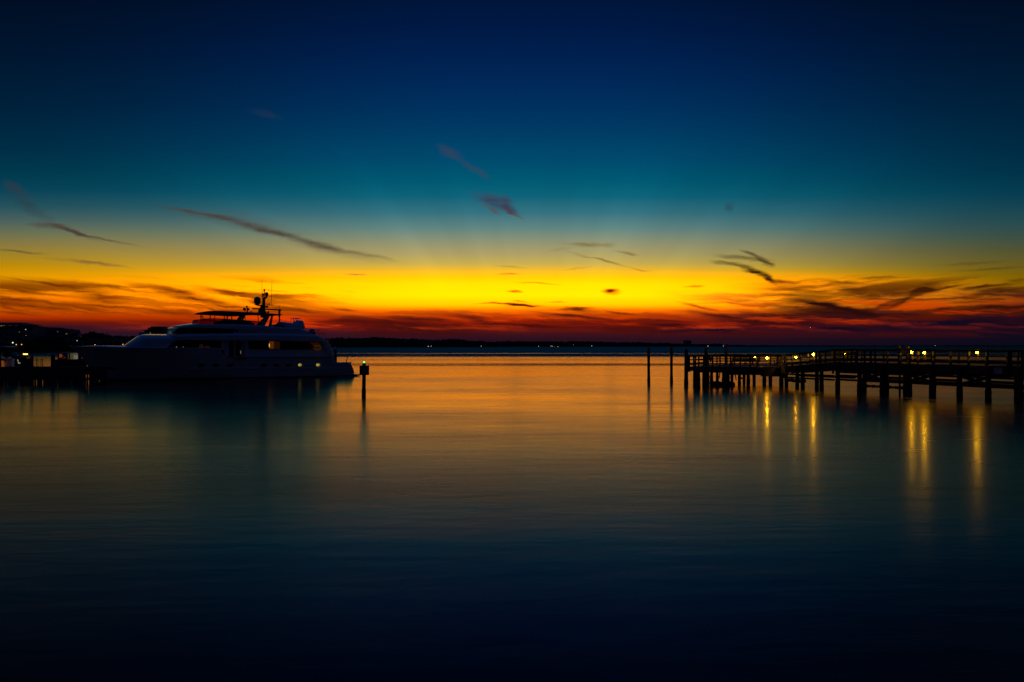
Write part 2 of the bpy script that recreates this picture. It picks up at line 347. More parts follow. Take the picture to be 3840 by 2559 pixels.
# ------------------------------------------------------------------ water
def build_water():
    m = bpy.data.materials.new('bay_water'); m.use_nodes = True; nt = m.node_tree; N = nt.nodes; L = nt.links
    b = N['Principled BSDF']; b.inputs['Base Color'].default_value = (.0008, .0022, .0035, 1)
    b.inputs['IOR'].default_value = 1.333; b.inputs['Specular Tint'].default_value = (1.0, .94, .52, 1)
    geo = N.new('ShaderNodeNewGeometry'); sep = N.new('ShaderNodeSeparateXYZ'); L.new(geo.outputs['Position'], sep.inputs[0])
    def M_(op, a, b2=None, clamp=False):
        n = N.new('ShaderNodeMath'); n.operation = op; n.use_clamp = clamp
        for i, x in enumerate((a, b2)):
            if x is None: continue
            if isinstance(x, (int, float)): n.inputs[i].default_value = x
            else: L.new(x, n.inputs[i])
        return n.outputs[0]
    def noi(scale, det, st, rough=.5):
        mp = N.new('ShaderNodeMapping'); mp.inputs['Scale'].default_value = st; mp.inputs['Rotation'].default_value = (0, 0, -.22); L.new(geo.outputs['Position'], mp.inputs[0])
        n = N.new('ShaderNodeTexNoise'); n.inputs['Scale'].default_value = scale; n.inputs['Detail'].default_value = det; n.inputs['Roughness'].default_value = rough
        L.new(mp.outputs[0], n.inputs['Vector']); return n.outputs['Fac']
    # roughness grows with distance and in wind lanes (cat's paws) lying across the bay
    n1 = noi(.02, 3, (.25, 1, 1))
    dist = M_('ADD', sep.outputs[1], M_('MULTIPLY', sep.outputs[0], -.10))
    lg = M_('DIVIDE', M_('LOGARITHM', M_('MAXIMUM', M_('ADD', dist, M_('MULTIPLY', M_('SUBTRACT', n1, .5), M_('MULTIPLY', dist, .10))), 1.0), 10.0), 4.0)
    cr = N.new('ShaderNodeValToRGB'); L.new(lg, cr.inputs[0]); el = cr.color_ramp.elements
    st = ROUGH_STOPS
    while len(el) < len(st): el.new(.5)
    for e_, (d, r) in zip(el, st): e_.position = math.log10(d)/4.0
    for e_, (d, r) in zip(el, st): e_.color = (r, r, r, 1)
    wv = noi(.55, 4, (.35, 1.3, 1), .6)
    r = M_('ADD', cr.outputs[0], M_('MULTIPLY', M_('SUBTRACT', wv, .5), .16))
    wm = noi(.11, 3, (.3, 1.2, 1), .6)
    r = M_('ADD', r, M_('MULTIPLY', M_('SUBTRACT', wm, .5), .20), True)
    wl_ = noi(.045, 3, (.5, 1.4, 1), .6)
    r = M_('ADD', r, M_('MULTIPLY', M_('SUBTRACT', wl_, .5), .16), True)
    h = M_('ADD', M_('MULTIPLY', noi(.9, 3, (.45, 1.5, 1), .55), .5), M_('ADD', M_('MULTIPLY', noi(3.2, 3, (.5, 1.5, 1), .6), .16), M_('MULTIPLY', noi(9.0, 2, (.5, 1.3, 1), .6), .14)))
    bp = N.new('ShaderNodeBump'); bp.inputs['Strength'].default_value = 1.0; bp.inputs['Distance'].default_value = BUMP
    L.new(h, bp.inputs['Height'])
    # a calm mirror lobe under the smeared, rougher one: long exposure averages still and rippled moments
    b2 = N.new('ShaderNodeBsdfPrincipled')
    b2.inputs['Base Color'].default_value = (.0008, .0022, .0035, 1); b2.inputs['IOR'].default_value = 1.333
    rc = N.new('ShaderNodeMapRange'); rc.inputs['From Min'].default_value = 12; rc.inputs['From Max'].default_value = 20
    rc.inputs['To Min'].default_value = .9; rc.inputs['To Max'].default_value = CALM; L.new(sep.outputs[1], rc.inputs['Value'])
    L.new(M_('MULTIPLY', r, rc.outputs[0]), b2.inputs['Roughness']); L.new(bp.outputs[0], b2.inputs['Normal'])
    mxs = N.new('ShaderNodeMixShader'); cm = N.new('ShaderNodeMapRange'); cm.inputs['From Min'].default_value = 12; cm.inputs['From Max'].default_value = 20
    cm.inputs['To Min'].default_value = .85; cm.inputs['To Max'].default_value = CALM_MIX; L.new(sep.outputs[1], cm.inputs['Value']); L.new(cm.outputs[0], mxs.inputs[0])
    # rougher lobe: amber tint put in the gloss colour to gild the reflected sky, weighted by the Fresnel of the mean surface
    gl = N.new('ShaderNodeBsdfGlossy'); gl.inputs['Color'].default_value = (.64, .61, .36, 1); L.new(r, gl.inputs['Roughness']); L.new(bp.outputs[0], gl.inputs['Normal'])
    fr = N.new('ShaderNodeFresnel'); fr.inputs['IOR'].default_value = 1.333; L.new(bp.outputs[0], fr.inputs['Normal'])
    df = N.new('ShaderNodeBsdfDiffuse'); df.inputs['Color'].default_value = (.0008, .0022, .0035, 1)
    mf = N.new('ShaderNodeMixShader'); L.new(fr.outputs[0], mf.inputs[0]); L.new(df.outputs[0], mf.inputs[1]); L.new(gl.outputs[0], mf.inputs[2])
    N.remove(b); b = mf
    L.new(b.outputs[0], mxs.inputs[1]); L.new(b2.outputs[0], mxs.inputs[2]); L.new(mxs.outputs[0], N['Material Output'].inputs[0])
    mb = MB(); S = 45000
    mb.add([(-S, -2000, 0), (S, -2000, 0), (S, S, 0), (-S, S, 0)], [(0, 1, 2, 3)])
    # wind lanes: bands of real chop whose near faces mirror the higher, bluer sky
    rnd = random.Random(3)
    for (d0, d1, step, slope, cov, x0, x1) in LANES:
        d = d0
        while d < d1:
            sp = step*(1 if d < 600 else d/600.0)*rnd.uniform(.85, 1.15)
            k = (d-d0)/(d1-d0); edge = 1.0 if d0 > 279 else max(0, math.sin(math.pi*min(1, max(0, k))))**.7
            sl = math.tan(math.radians(slope*rnd.uniform(.85, 1.15)))
            ns = 44; vs = []
            for i in range(ns+1):
                f = i/ns*2-1; f = f*abs(f)**.6 if x1 > 2000 else f
                x = (x0+x1)/2+(x1-x0)/2*f; yy = d+.018*x+rnd.uniform(-.15, .15)*sp
                nz = .75+1.1*mnoise.noise((x*.012+d*.001, d*.09, 1.7)) if d0 < 279 else 1+.5*mnoise.noise((x*.004, d*.02, 1.7))
                hh = cov*edge*max(.02, nz)*sp*HC/d*min(1.0, .02+5*min(i, ns-i)/ns)*rnd.uniform(.8, 1.2)
                run = hh/sl
                vs += [(x, yy, .004), (x, yy+run, .004+hh), (x, yy+run+max(run, .2), .003)]
            fs = []
            for i in range(ns):
                a_, b_ = i*3, (i+1)*3
                fs += [(a_, b_, b_+1, a_+1), (a_+1, b_+1, b_+2, a_+2)]
            mb.add(vs, fs); d += sp
    tag(mb.build('water', m), 'smooth long-exposure bay water mirroring the yellow and blue sky', None, None, 'structure')
ROUGH_STOPS = [(1, .13), (12, .14), (15, .18), (19, .245), (26, .255), (34, .24), (50, .22), (80, .21), (120, .19), (150, .17), (260, .18), (300, .24), (9000, .26)]
BUMP = .012; CALM = .60; CALM_MIX = .24
LANES = [(148, 176, 1.8, 11.5, .55, -75, 260), (212, 220, 1.5, 11, .55, -400, 500), (234, 242, 1.5, 11, .5, -400, 500), (252, 262, 1.5, 11, .5, -400, 500), (268, 420, 2.2, 9.0, 1.9, -1000, 1000), (420, 9000, 3.0, 9.0, 3.0, -9000, 9000)]
build_water()
# ------------------------------------------------------------------ far land
SHORE = [(-2600, 400), (-700, 425), (0, 448), (300, 454), (520, 560), (900, 950), (1240, 1622), (2000, 2838), (2800, 3784), (3500, 5600), (4300, 6500)]
def interp(tab, x):
    if x <= tab[0][0]: return tab[0][1]
    for (a, p), (b, q) in zip(tab, tab[1:]):
        if x <= b: return p+(q-p)*(x-a)/(b-a)
    return tab[-1][1]
def shore_d(px):
    if px < 300: return interp(SHORE, px)
    # straight shoreline pieces in plan
    for (a, p), (b, q) in zip(SHORE, SHORE[1:]):
        if px <= b:
            k = (px-a)/(b-a); return 1.0/((1-k)/p+k/q)
    return SHORE[-1][1]
mb = MB(); xs = list(range(-2600, 4301, 60)); vs = []; fs = []
for px in xs:
    d = shore_d(px)
    wob = 1+.006*mnoise.noise((px*.02, 0, 0))
    vs += [G(px, d*wob, -.3), G(px, d*wob+4, .5+.2*mnoise.noise((px*.05, 3, 0))), G(px, d*wob+40, 1.4), G(px, max(d*1.6, d+700), 2.0), G(px, max(d*1.9, d+2500), -3)]
for i in range(len(xs)-1):
    for k in range(4): fs.append((i*5+k, (i+1)*5+k, (i+1)*5+k+1, i*5+k+1))
mb.add(vs, fs); tag(mb.build('shore', M['soil'], smooth=True), 'low dark land along the far side of the bay', None, None, 'structure')

TOP = [(640, 1262), (760, 1263), (1000, 1266), (1237, 1270), (1262, 1267), (1281, 1266), (1291, 1271), (1310, 1267), (1350, 1270), (1400, 1264.5), (1450, 1267), (1500, 1270), (1550, 1270), (1600, 1275), (1650, 1276), (1680, 1273), (1712, 1272), (1760, 1278),
       (1800, 1279), (1850, 1283), (1900, 1279), (1960, 1281), (2000, 1280), (2070, 1281), (2120, 1282), (2150, 1280), (2230, 1281), (2300, 1284), (2400, 1283.5), (2450, 1287), (2500, 1286), (2560, 1290), (2640, 1291), (2690, 1289), (2740, 1294), (2900, 1295.8), (3300, 1296.6), (3900, 1296.4)]
def lump(mb, c, r, rz, seed, n=7, m=5):
    prof = []; c = Vector(c); vs = []
    for i in range(m+1):
        ph = math.pi*i/m
        for k in range(n):
            t = 2*math.pi*k/n+i*.4; d = Vector((math.sin(ph)*math.cos(t), math.sin(ph)*math.sin(t), -math.cos(ph)))
            q = 1+.38*mnoise.noise(d*1.9+Vector((seed, 0, 0)))+.18*mnoise.noise(d*5+Vector((0, seed, 0)))
            vs.append(c+Vector((d.x*r*q, d.y*r*q, d.z*rz*q)))
    fs = []
    for i in range(m):
        for k in range(n):
            k2 = (k+1) % n; fs.append((i*n+k, i*n+k2, (i+1)*n+k2, (i+1)*n+k))
    mb.add(vs, fs)
rnd = random.Random(11)
mb = MB(); px = 640.0
while px < 4150:
    d = shore_d(px); wpx = rnd.uniform(6.5, 13) if px < 2300 else rnd.uniform(4, 10)
    for row in range(2):
        dd = d*(1.015+.04*row)+12
        zt = HC+(HY-interp(TOP, px))/F*dd+rnd.uniform(-.13, .05)*18*(d/2500 if d > 1200 else .6)
        zt = max(zt, 2.2)
        r = wpx/F*dd*rnd.uniform(.8, 1.15)
        c = G(px+rnd.uniform(-3, 3), dd)
        rz = min(zt*.36, r*1.0)
        lump(mb, (c.x, c.y, zt-rz), r, rz, rnd.uniform(0, 99), 8, 6)
        k = zt-rz*1.2
        while k > 1:
            lump(mb, (c.x+rnd.uniform(-.4, .4)*r, c.y, k-rz*.6), r*1.1, max(rz, 1.5), rnd.uniform(0, 99), 6, 4); k -= rz*1.3
    px += wpx*.62
tag(mb.build('far_wood', M['leaf']), 'dark tree line of the wood on the opposite shore', 'woodland', None, 'stuff')

# ------------------------------------------------------------------ lamps of the far shore
def lamp_post(px, py, d, r, m, label, kind='shore lamp'):
    g = G(px, d); z = HC-(py-HY)/F*d
    t = empty('shore_lamp', (g.x, g.y, 0.3), label, 'lamp', 'lamps along the far shores')
    z -= .3
    MB().tube([(0, 0, -.5), (0, 0, max(z, .6)-r)], .07+d*.00004, 6).build('pole', M['darkmetal'], t)
    a = MB(); a.lathe((0, 0, max(z, .6)-r), [(r*.5, -.05*r), (r*.9, .25*r), (r, r), (r*.8, 1.7*r), (r*.15, 2*r)], 10).build('lamp', m, t)
    MB().lathe((0, 0, max(z, .6)+r*1.02), [(r*.3, 0), (r*1.15, .02*r), (r*.9, .3*r), (r*.1, .5*r)], 10).build('lamp_hood', M['darkmetal'], t)
LP = [(1606, 1299.6, .75, 'far_white', 'brighter left lamp of the yellow-white pair on the far shore right of the buoy post'),
      (1617, 1298.8, .55, 'far_white', 'fainter right lamp of the yellow-white pair on the far shore'),
      (1805, 1298.6, .55, 'far_white', 'single pale lamp alone on the dark far shore between the two lamp groups'),
      (2020, 1298.8, .8, 'far_white', 'greenish white lamp at the left of the far shore lamp cluster'),
      (2066, 1298.2, .7, 'far_white', 'first white lamp in the middle of the far shore cluster'),
      (2071, 1299.2, .8, 'far_white', 'second white lamp in the middle of the far shore cluster, touching the first'),
      (2079, 1300.3, .5, 'far_red', 'dim reddish lamp of the far shore cluster'),
      (2092, 1300.4, .85, 'far_amber', 'amber lamp at the right of the far shore cluster'),
      (2150, 1293.5, .75, 'far_red', 'orange red lamp high against the dark far trees'),
      (2219, 1297.5, .8, 'far_white', 'white lamp below the far tree line left of the two bare mooring piles'),
      (2655, 1298.6, 1.3, 'far_amber', 'bright amber lamp on the far shore seen above the pier head'),
      (2713, 1298.4, 1.0, 'far_white', 'pale lamp on the far shore just left of the third tall pier pile'),
      (3507, 1296.9, 1.2, 'far_white', 'tiny pale lamp on the horizon above the right part of the pier')]
for px, py, r, m, lb in LP:
    lamp_post(px, py, shore_d(px)*1.004, r, M[m], lb)
LQ = [(48, 1285.5, .34, 'far_white', 'bright white lamp on the left shore above the small boats'),
      (61, 1292.5, .26, 'far_amber', 'left one of two amber lamps on the left shore'),
      (81, 1292.5, .26, 'far_amber', 'right one of two amber lamps on the left shore'),
      (289, 1278, .16, 'far_white', 'small white lamp just left of the tall pile at the yacht bow'),
      (356, 1293, .20, 'far_amber', 'amber lamp on the left shore over the yacht foredeck'),
      (461, 1292, .26, 'far_amber', 'amber lamp close to the front slope of the yacht cabin')]
for px, py, r, m, lb in LQ:
    lamp_post(px, py, shore_d(px)+6, r, M[m], lb)

# ------------------------------------------------------------------ buildings on the left shore
def zat(py, d): return HC-(py-HY)/F*d
def building(name, label, px0, px1, ytop, d, depth, wm, roof='flat', eave=0, lit=(), storeys=4, tiers=None, hy=0):
    x0 = (px0-1920)/F*d; x1 = (px1-1920)/F*d; zt = zat(ytop, d)
    t = empty(name, ((x0+x1)/2, d, 1.2), label, 'building')
    w = x1-x0; H = zt-1.2; eh = 0
    if roof == 'hip': eh = zat(ytop, d)-zat(ytop+hy, d)
    b = MB(); b.box((0, depth/2, (H-eh)/2-.5), (w, depth, H-eh+1)).build('wall', wm, t)
    if roof == 'hip':
        o = eave; z0 = H-eh; vs = [(-w/2-o, -o, z0), (w/2+o, -o, z0), (w/2+o, depth+o, z0), (-w/2-o, depth+o, z0), (-w/2-o, -o, z0+.3), (w/2+o, -o, z0+.3), (w/2+o, depth+o, z0+.3), (-w/2-o, depth+o, z0+.3),
             (-w/2+eh*1.6, depth*.35, H), (w/2-eh*1.6-1, depth*.35, H), (w/2-eh*1.6-1, depth*.65, H), (-w/2+eh*1.6, depth*.65, H)]
        MB().add(vs, [(3, 2, 1, 0), (0, 1, 5, 4), (1, 2, 6, 5), (2, 3, 7, 6), (3, 0, 4, 7), (4, 5, 9, 8), (5, 6, 10, 9), (6, 7, 11, 10), (7, 4, 8, 11), (8, 9, 10, 11)]).build('roof', M['rooftile'], t)
    else:
        p = MB(); p.box((0, .15, H+.3), (w+.4, .3, .6)); p.box((0, depth-.15, H+.3), (w+.4, .3, .6)); p.box((-w/2-.05, depth/2, H+.3), (.3, depth-.7, .6)); p.box((w/2+.05, depth/2, H+.3), (.3, depth-.7, .6))
        p.build('parapet', wm, t)
    if tiers:
        for a0, a1, yt in tiers:
            c0 = (a0-1920)/F*d-t.location.x; c1 = (a1-1920)/F*d-t.location.x; h2 = zat(yt, d)-1.2
            MB().box(((c0+c1)/2, depth/2, (H+h2)/2), (c1-c0, depth*.6, max(h2-H, .4))).build('roof_block', wm, t)
    nx = max(2, int(w/3.4)); hb = H-eh
    for i in range(storeys):
        for j in range(nx):
            cx = -w/2+(j+.5)*w/nx; cz = (i+.55)*hb/storeys
            fr = MB(); fr.box((cx, -.04, cz), (1.7, .1, 1.6)); wo = fr.build('window', wm, t)
            pn = MB(); pn.box((cx, -.105, cz), (1.45, .03, 1.35)); pn.build('pane', M['pane'], wo)
    for k, (lx, ly, mm, sw, sh) in enumerate(lit):
        cx = (lx-1920)/F*d-t.location.x; cz = zat(ly, d)-1.2
        MB().box((cx, -.16, cz), (sw, .05, sh)).build('lit_window', M[mm], t)
    return t
building('apartment_building', 'hip roofed apartment block at the left edge with a light under its eaves', -60, 84, 1209, 470, 16, M['stucco'], 'hip', 1.6, [(5, 1222.5, 'win_warm', .7, .5), (14, 1221, 'win_warm', 1.6, .22), (38, 1221, 'win_dim', 2.2, .2), (61, 1221, 'win_dim', 1.6, .2), (73, 1246, 'win_warm', .35, .4)], 4, None, 12)
building('apartment_building', 'lower hip roofed wing beside the tallest left block', 86, 124, 1223, 462, 13, M['stucco'], 'hip', 1.0, [(97, 1236.5, 'far_white', .3, .35), (98, 1258.5, 'win_warm', .4, .4)], 4, None, 4)
building('apartment_building', 'wide flat block with a raised roof tier between the hipped wing and the lowest block', 126, 226, 1236, 480, 15, M['stucco_dark'], 'flat', 0, [(217, 1244.5, 'win_warm', .4, .4)], 3, [(145, 201, 1228), (201, 209, 1232)])
building('apartment_building', 'lowest flat roofed block, last before the trees, with a small amber window', 228, 258, 1240, 472, 12, M['stucco_dark'], 'flat', 0, [(250, 1252.5, 'win_warm', 1.1, .3)], 3)
building('apartment_building', 'stepped apartment block rising behind the yacht cabin front', 522, 648, 1250, 640, 20, M['stucco'], 'flat', 0, [(564, 1250, 'win_warm', .6, 1.0), (566, 1257, 'win_warm', .5, .7)], 3, [(532, 646, 1237), (545, 607, 1229), (556, 605, 1224), (617, 632, 1231)])
building('tower_block', 'lone dark square building on the far shore above the bare mooring piles', 2565, 2592, 1277.5, 3500, 20, M['stucco_dark'], 'flat', 0, [(2574, 1284, 'win_dim', 5, .8)], 6)

# ------------------------------------------------------------------ trees of the left shore
def make_tree(seed, h=9.0, w=4.2, palm=False):
    r = random.Random(seed)
    t = bpy.data.objects.new('broadleaf_tree', None); COL.objects.link(t)
    tr = MB(); tr.tube([(0, 0, -.6), (.1, 0, h*.25), (-.05, .1, h*.5), (.1, 0, h*.8)], [.26, .2, .14, .05], 7)
    for k in range(6):
        a = r.uniform(0, 6.28); z0 = h*r.uniform(.25, .6)
        tr.tube([(0, 0, z0), (math.cos(a)*w*.25, math.sin(a)*w*.25, z0+h*.12), (math.cos(a)*w*.45, math.sin(a)*w*.45, z0+h*.22)], [.1, .07, .03], 5)
    tr.build('trunk', M['bark'], t)
    cr = MB()
    cl = []
    for k in range(26):
        a = r.uniform(0, 6.28); q = r.uniform(0, 1)**.5; zz = r.uniform(.18, .95)
        env = math.sin(math.pi*min(1, (zz-.05)/.95))**.6
        cl.append((math.cos(a)*q*w*.5*env, math.sin(a)*q*w*.5*env, zz*h, r.uniform(.5, 1.15)))
    for x, y, z, s in cl:
        for i in range(42):
            d = Vector((r.gauss(0, 1), r.gauss(0, 1), r.gauss(0, .8))).normalized()*s*r.uniform(.3, 1.15)
            c = Vector((x, y, z))+d; e = .16+.2*r.random()
            n = Vector((r.gauss(0, 1), r.gauss(0, 1), r.gauss(0, 1))).normalized(); a_ = n.orthogonal().normalized()*e; b_ = n.cross(a_).normalized()*e*1.3
            cr.add([c-a_, c-b_, c+a_, c+b_], [(0, 1, 2, 3)])
    cr.build('crown', M['leaf'], t)
    return t
protos = [make_tree(5, 9, 7.5), make_tree(8, 9, 6.5), make_tree(21, 9, 9.5)]
rnd = random.Random(4)
TS = [(262, 1258), (272, 1251), (284, 1249), (296, 1246), (309, 1252), (318, 1254), (333, 1249), (346, 1243), (357, 1247), (370, 1254), (380, 1250), (396, 1257), (409, 1258), (424, 1259), (441, 1259), (458, 1261), (472, 1260), (489, 1261), (506, 1260), (520, 1262),
      (540, 1262), (575, 1262), (612, 1263), (645, 1262), (-40, 1262), (12, 1264), (38, 1270), (66, 1266), (90, 1268), (112, 1262), (134, 1258), (156, 1262), (176, 1258), (197, 1262), (215, 1266), (238, 1260)]
for i, (px, py) in enumerate(TS):
    d = shore_d(px)+(10 if px < 250 else 22)+rnd.uniform(-3, 5)
    if i < 3: t = protos[i]
    else: t = copy_tree(protos[rnd.randrange(3)])
    h = zat(py, d)-.9; s = h/9.3
    t.location = (*G(px, d)[:2], .9); t.rotation_euler = (0, 0, rnd.uniform(0, 6.28)); t.scale = (s*1.25, s*1.25, s)
    near = 'in front of the apartments' if px < 250 else ('left of the bow pile' if px < 290 else ('above the yacht foredeck' if px < 470 else 'by the sloping cabin front'))
    hgt = 'tall rounded' if py < 1250 else ('middling' if py < 1259 else 'low')
    same = [q for q in TS if (q[0] < 250) == (px < 250) and (250 <= q[0] < 290) == (250 <= px < 290) and (290 <= q[0] < 470) == (290 <= px < 470)]
    k = sorted(same).index((px, py))+1
    ordw = ['first', 'second', 'third', 'fourth', 'fifth', 'sixth', 'seventh', 'eighth', 'ninth', 'tenth', 'eleventh', 'twelfth', 'thirteenth', 'fourteenth', 'fifteenth'][k-1]
    tag(t, f'{ordw} dark tree from the left, {near}', 'tree', 'trees along the left shore')
# bushes and low growth that close the gaps below the crowns
mb = MB()
for i in range(420):
    px = rnd.uniform(-700, 760); d = shore_d(px)+rnd.uniform(8, 40); h = zat(rnd.uniform(1266, 1284), d)
    g = G(px, d); r = rnd.uniform(2.2, 4.0); lump(mb, (g.x, g.y, h*.45+.5), r, h*.55, rnd.uniform(0, 99), 7, 5)
for i in range(150):
    px = rnd.uniform(380, 760); d = shore_d(px)+rnd.uniform(15, 40); h = zat(rnd.uniform(1262, 1270), d)
    g = G(px, d); r = rnd.uniform(2.2, 4.0); lump(mb, (g.x, g.y, h*.5+.3), r, h*.5, rnd.uniform(0, 99), 7, 5)
tag(mb.build('shrubbery', M['leaf']), 'dense dark undergrowth massed along the left shore', 'shrubbery', None, 'stuff')
for px, py, th in [(403, 1247.5, .26), (426, 1245.5, .12), (458, 1250, .1), (475, 1250, .1), (482, 1251.5, .1)]:
    d = shore_d(px)+8; g = G(px, d); h = zat(py, d)
    t = empty('utility_pole' if px == 403 else 'flagpole', (g.x, g.y, .3), {403: 'thickest of the thin poles rising above the left shore trees', 426: 'tallest thin pole above the trees, right of the thick one', 458: 'thin short pole above the trees, middle one over the foredeck', 475: 'thin short pole, left of the close pair over the cabin slope', 482: 'thin short pole, right of the close pair over the cabin slope'}[px], 'pole', 'poles above the left shore')
    MB().tube([(0, 0, -.5), (0, 0, h)], [th, th*.6], 7).build('mast', M['bark'] if px == 403 else M['steel'], t)
    if px == 403:
        MB().box((0, 0, h-.6), (1.3, .12, .14)).build('crossarm', M['bark'], t)
    else: MB().ball((0, 0, h+.05), th*1.2, n=8, m=5).build('finial', M['steel'], t)

# ------------------------------------------------------------------ aircraft with its landing light
g = P(3043, 1228, 9000)
t = empty('aircraft', g, 'tiny aircraft with a landing light low in the dark red sky over the pier', 'aircraft')
MB().tube([(-16, 0, 0), (-13, 0, 1), (10, 0, 1.2), (16, 0, 2)], [.6, 1.9, 1.9, .4], 10).build('fuselage', M['darkmetal'], t, smooth=True)
MB().add([(-3, -16, .4), (0, -16, .4), (5, 0, .4), (0, 16, .4), (-3, 16, .4), (-4, 0, .4), (-3, -16, .8), (0, -16, .8), (5, 0, 1.1), (0, 16, .8), (-3, 16, .8), (-4, 0, 1.1)], [(0, 1, 2, 5), (5, 2, 3, 4), (11, 8, 7, 6), (10, 9, 8, 11), (0, 6, 7, 1), (1, 7, 8, 2), (2, 8, 9, 3), (3, 9, 10, 4), (4, 10, 11, 5), (5, 11, 6, 0)]).build('wing', M['darkmetal'], t)
MB().prism([(12, 1), (16, 1), (17, 6), (15, 6)], -.2, .2).build('tail_fin', M['darkmetal'], t)
MB().ball((-13, -1.5, -2.0), 2.6, n=10, m=6).build('landing_light', M['far_amber'], t)

# ------------------------------------------------------------------ yacht
U = math.atan2(.571, .821); B0 = Vector((-44.5, 86.0, 0)); BU = Vector((.821, .571, 0)); BM = Vector((.571, -.821, 0))
def Y(px, py, lat=0.0):
    """pixel -> (s, z) in the upright plane that lies `lat` metres to port of the centreline"""
    a = (px-1920)/F
    s = (-44.5+.571*lat-a*(86-.821*lat))/(.571*a-.821)
    D = 86+.571*s-.821*lat
    return (s, HC-(py-HY)/F*D)
yr = empty('motor_yacht', B0, 'large white motor yacht moored broadside with dark windows and a crowded mast', 'yacht', None, math.atan2(.571, .821))
yr.rotation_euler = (0, 0, math.atan2(.571, .821))
def ya(lat): return -lat
STEM = [(-1.2, 1.8), (-.6, .7), (0, 0), (1.4, -1.0), (2.98, -2.0), (3.75, -2.84)]
def stem(z): return interp(STEM, z)
def hbeam(s, z):
    mx = 3.05+.42*max(0, min(1, z/3.4)) if z > 0 else 3.05+.9*z
    L = 15-3.2*max(0, min(1, z/3.6)); p = 1.75+.5*max(0, min(1, z/3.6))
    k = max(0.0, min(1.0, (s-stem(z))/L)); q = 1-(1-k)**p
    aft = 1-.07*max(0, (s-20)/9)**2
    return max(.03, mx*q*aft)
sh = []
for px, py, lat in [(262, 1301.5, 0), (300, 1302, .9), (360, 1303.5, 1.9), (440, 1305, 2.7), (520, 1306, 3.1), (640, 1307, 3.4), (760, 1307.5, 3.45), (838, 1308, 3.45), (851, 1341, 3.45), (1000, 1341, 3.4), (1150, 1341, 3.35), (1247, 1341.5, 3.25), (1261, 1362, 3.25), (1300, 1362, 3.2), (1317, 1362, 3.2)]:
    sh.append(Y(px, py, lat))
sh[0] = (-2.84, 3.75)
S_END = sh[-1][0]
TR = [(-1.2, Y(1318, 1408, 3.1)[0]-.5), (0, Y(1329, 1411, 3.1)[0]), (.6, Y(1330, 1401, 3.1)[0]), (sh[-1][1], sh[-1][0])]
def transom(z): return interp(TR, z)
def hull_pt(t, zf):
    """t 0..1 along, zf 0..1 from keel to sheer"""
    z_s = 3.0
    for _ in range(6):
        s = stem(z_s)+(transom(min(z_s, 4))-stem(z_s))*t; z_s = interp(sh, s)
    z = -.9+(z_s+.9)*zf
    s = stem(z)+(transom(z)-stem(z))*t
    return s, z
ts = sorted(set([i/60 for i in range(61)]+[.004, .01, .022, .035, .05, .07]+[ (q[0]+2.84)/(S_END+2.84) for q in sh[7:13]]))
NZ = 12; mbh = MB(); vs = []; fs = []
for t_ in ts:
    row = []
    for j in range(NZ+1):
        s, z = hull_pt(t_, j/NZ); row.append((s, z, hbeam(s, z)*(1 if z > -.1 else max(.15, 1+(z+.1)*.8))))
    for s, z, w in reversed(row): vs.append((s, w, z))
    for s, z, w in row: vs.append((s, -w, z))
R_ = 2*(NZ+1)
for i in range(len(ts)-1):
    for j in range(R_-1): fs.append((i*R_+j, i*R_+j+1, (i+1)*R_+j+1, (i+1)*R_+j))
fs.append(tuple(range(R_-1, -1, -1))); fs.append(tuple(range((len(ts)-1)*R_, len(ts)*R_)))
mbh.add(vs, fs); hull = mbh.build('hull', M['hull'], yr, smooth=True)
# boot stripe
vs = []; fs = []
for t_ in ts:
    for z in (-.5, -.1, Y(880, 1420, 3.3)[1]+.10*(1-t_)+.06):
        s = stem(z)+(transom(z)-stem(z))*t_; w = hbeam(s, z)*(1 if z > -.1 else max(.15, 1+(z+.1)*.8))+.012
        vs += [(s-.01, -w, z), (s-.01, w, z)]
for i in range(len(ts)-1):
    a, b = i*6, (i+1)*6
    fs += [(a, b, b+2, a+2), (a+2, b+2, b+4, a+4), (a+3, b+3, b+1, a+1), (a+5, b+5, b+3, a+3)]
MB().add(vs, fs).build('boot_stripe', M['boot'], yr)
# deck with camber and cap rail
vs = []; fs = []
for t_ in ts:
    s, z = hull_pt(t_, 1); w = hbeam(s, z)
    for k in range(-4, 5):
        f = k/4; vs.append((s, w*f*.985, z+.02+(.20*(1-f*f) if s < 14 else .03)*min(1, w/1.5)))
for i in range(len(ts)-1):
    for k in range(8): fs.append((i*9+k, (i+1)*9+k, (i+1)*9+k+1, i*9+k+1))
MB().add(vs, fs).build('deck', M['gelcoat'], yr, smooth=True)
for sd in (1, -1):
    pts = []
    for t_ in ts:
        s, z = hull_pt(t_, 1)
        if s < sh[7][0]: pts.append((s, sd*hbeam(s, z), z+.03))
    MB().tube(pts, .05, 6).build('cap_rail', M['gelcoat'], yr, smooth=True)
    zr0 = Y(709, 1382, 3.35)[1]; zr1 = Y(1328, 1382, 3.15)[1]; s0 = Y(709, 1382, 3.35)[0]; s1 = Y(1326, 1382, 3.1)[0]
    pts = []
    for i in range(40):
        s = s0+(s1-s0)*i/39; z = zr0+(zr1-zr0)*i/39; pts.append((s, sd*(hbeam(s, z)+.02), z))
    MB().tube(pts, .055, 6).build('rub_rail', M['gelcoat'], yr, smooth=True)
    pts = []
    s0b, z0b = Y(851, 1341, 3.45); s1b, z1b = Y(1246, 1341, 3.3)
    for i in range(24):
        s = s0b+(s1b-s0b)*i/23; z = z0b+(z1b-z0b)*i/23+.02; pts.append((s, sd*(hbeam(s, z)+.01), z))
    MB().tube(pts, .05, 6).build('bulwark_rail', M['darkmetal'], yr)
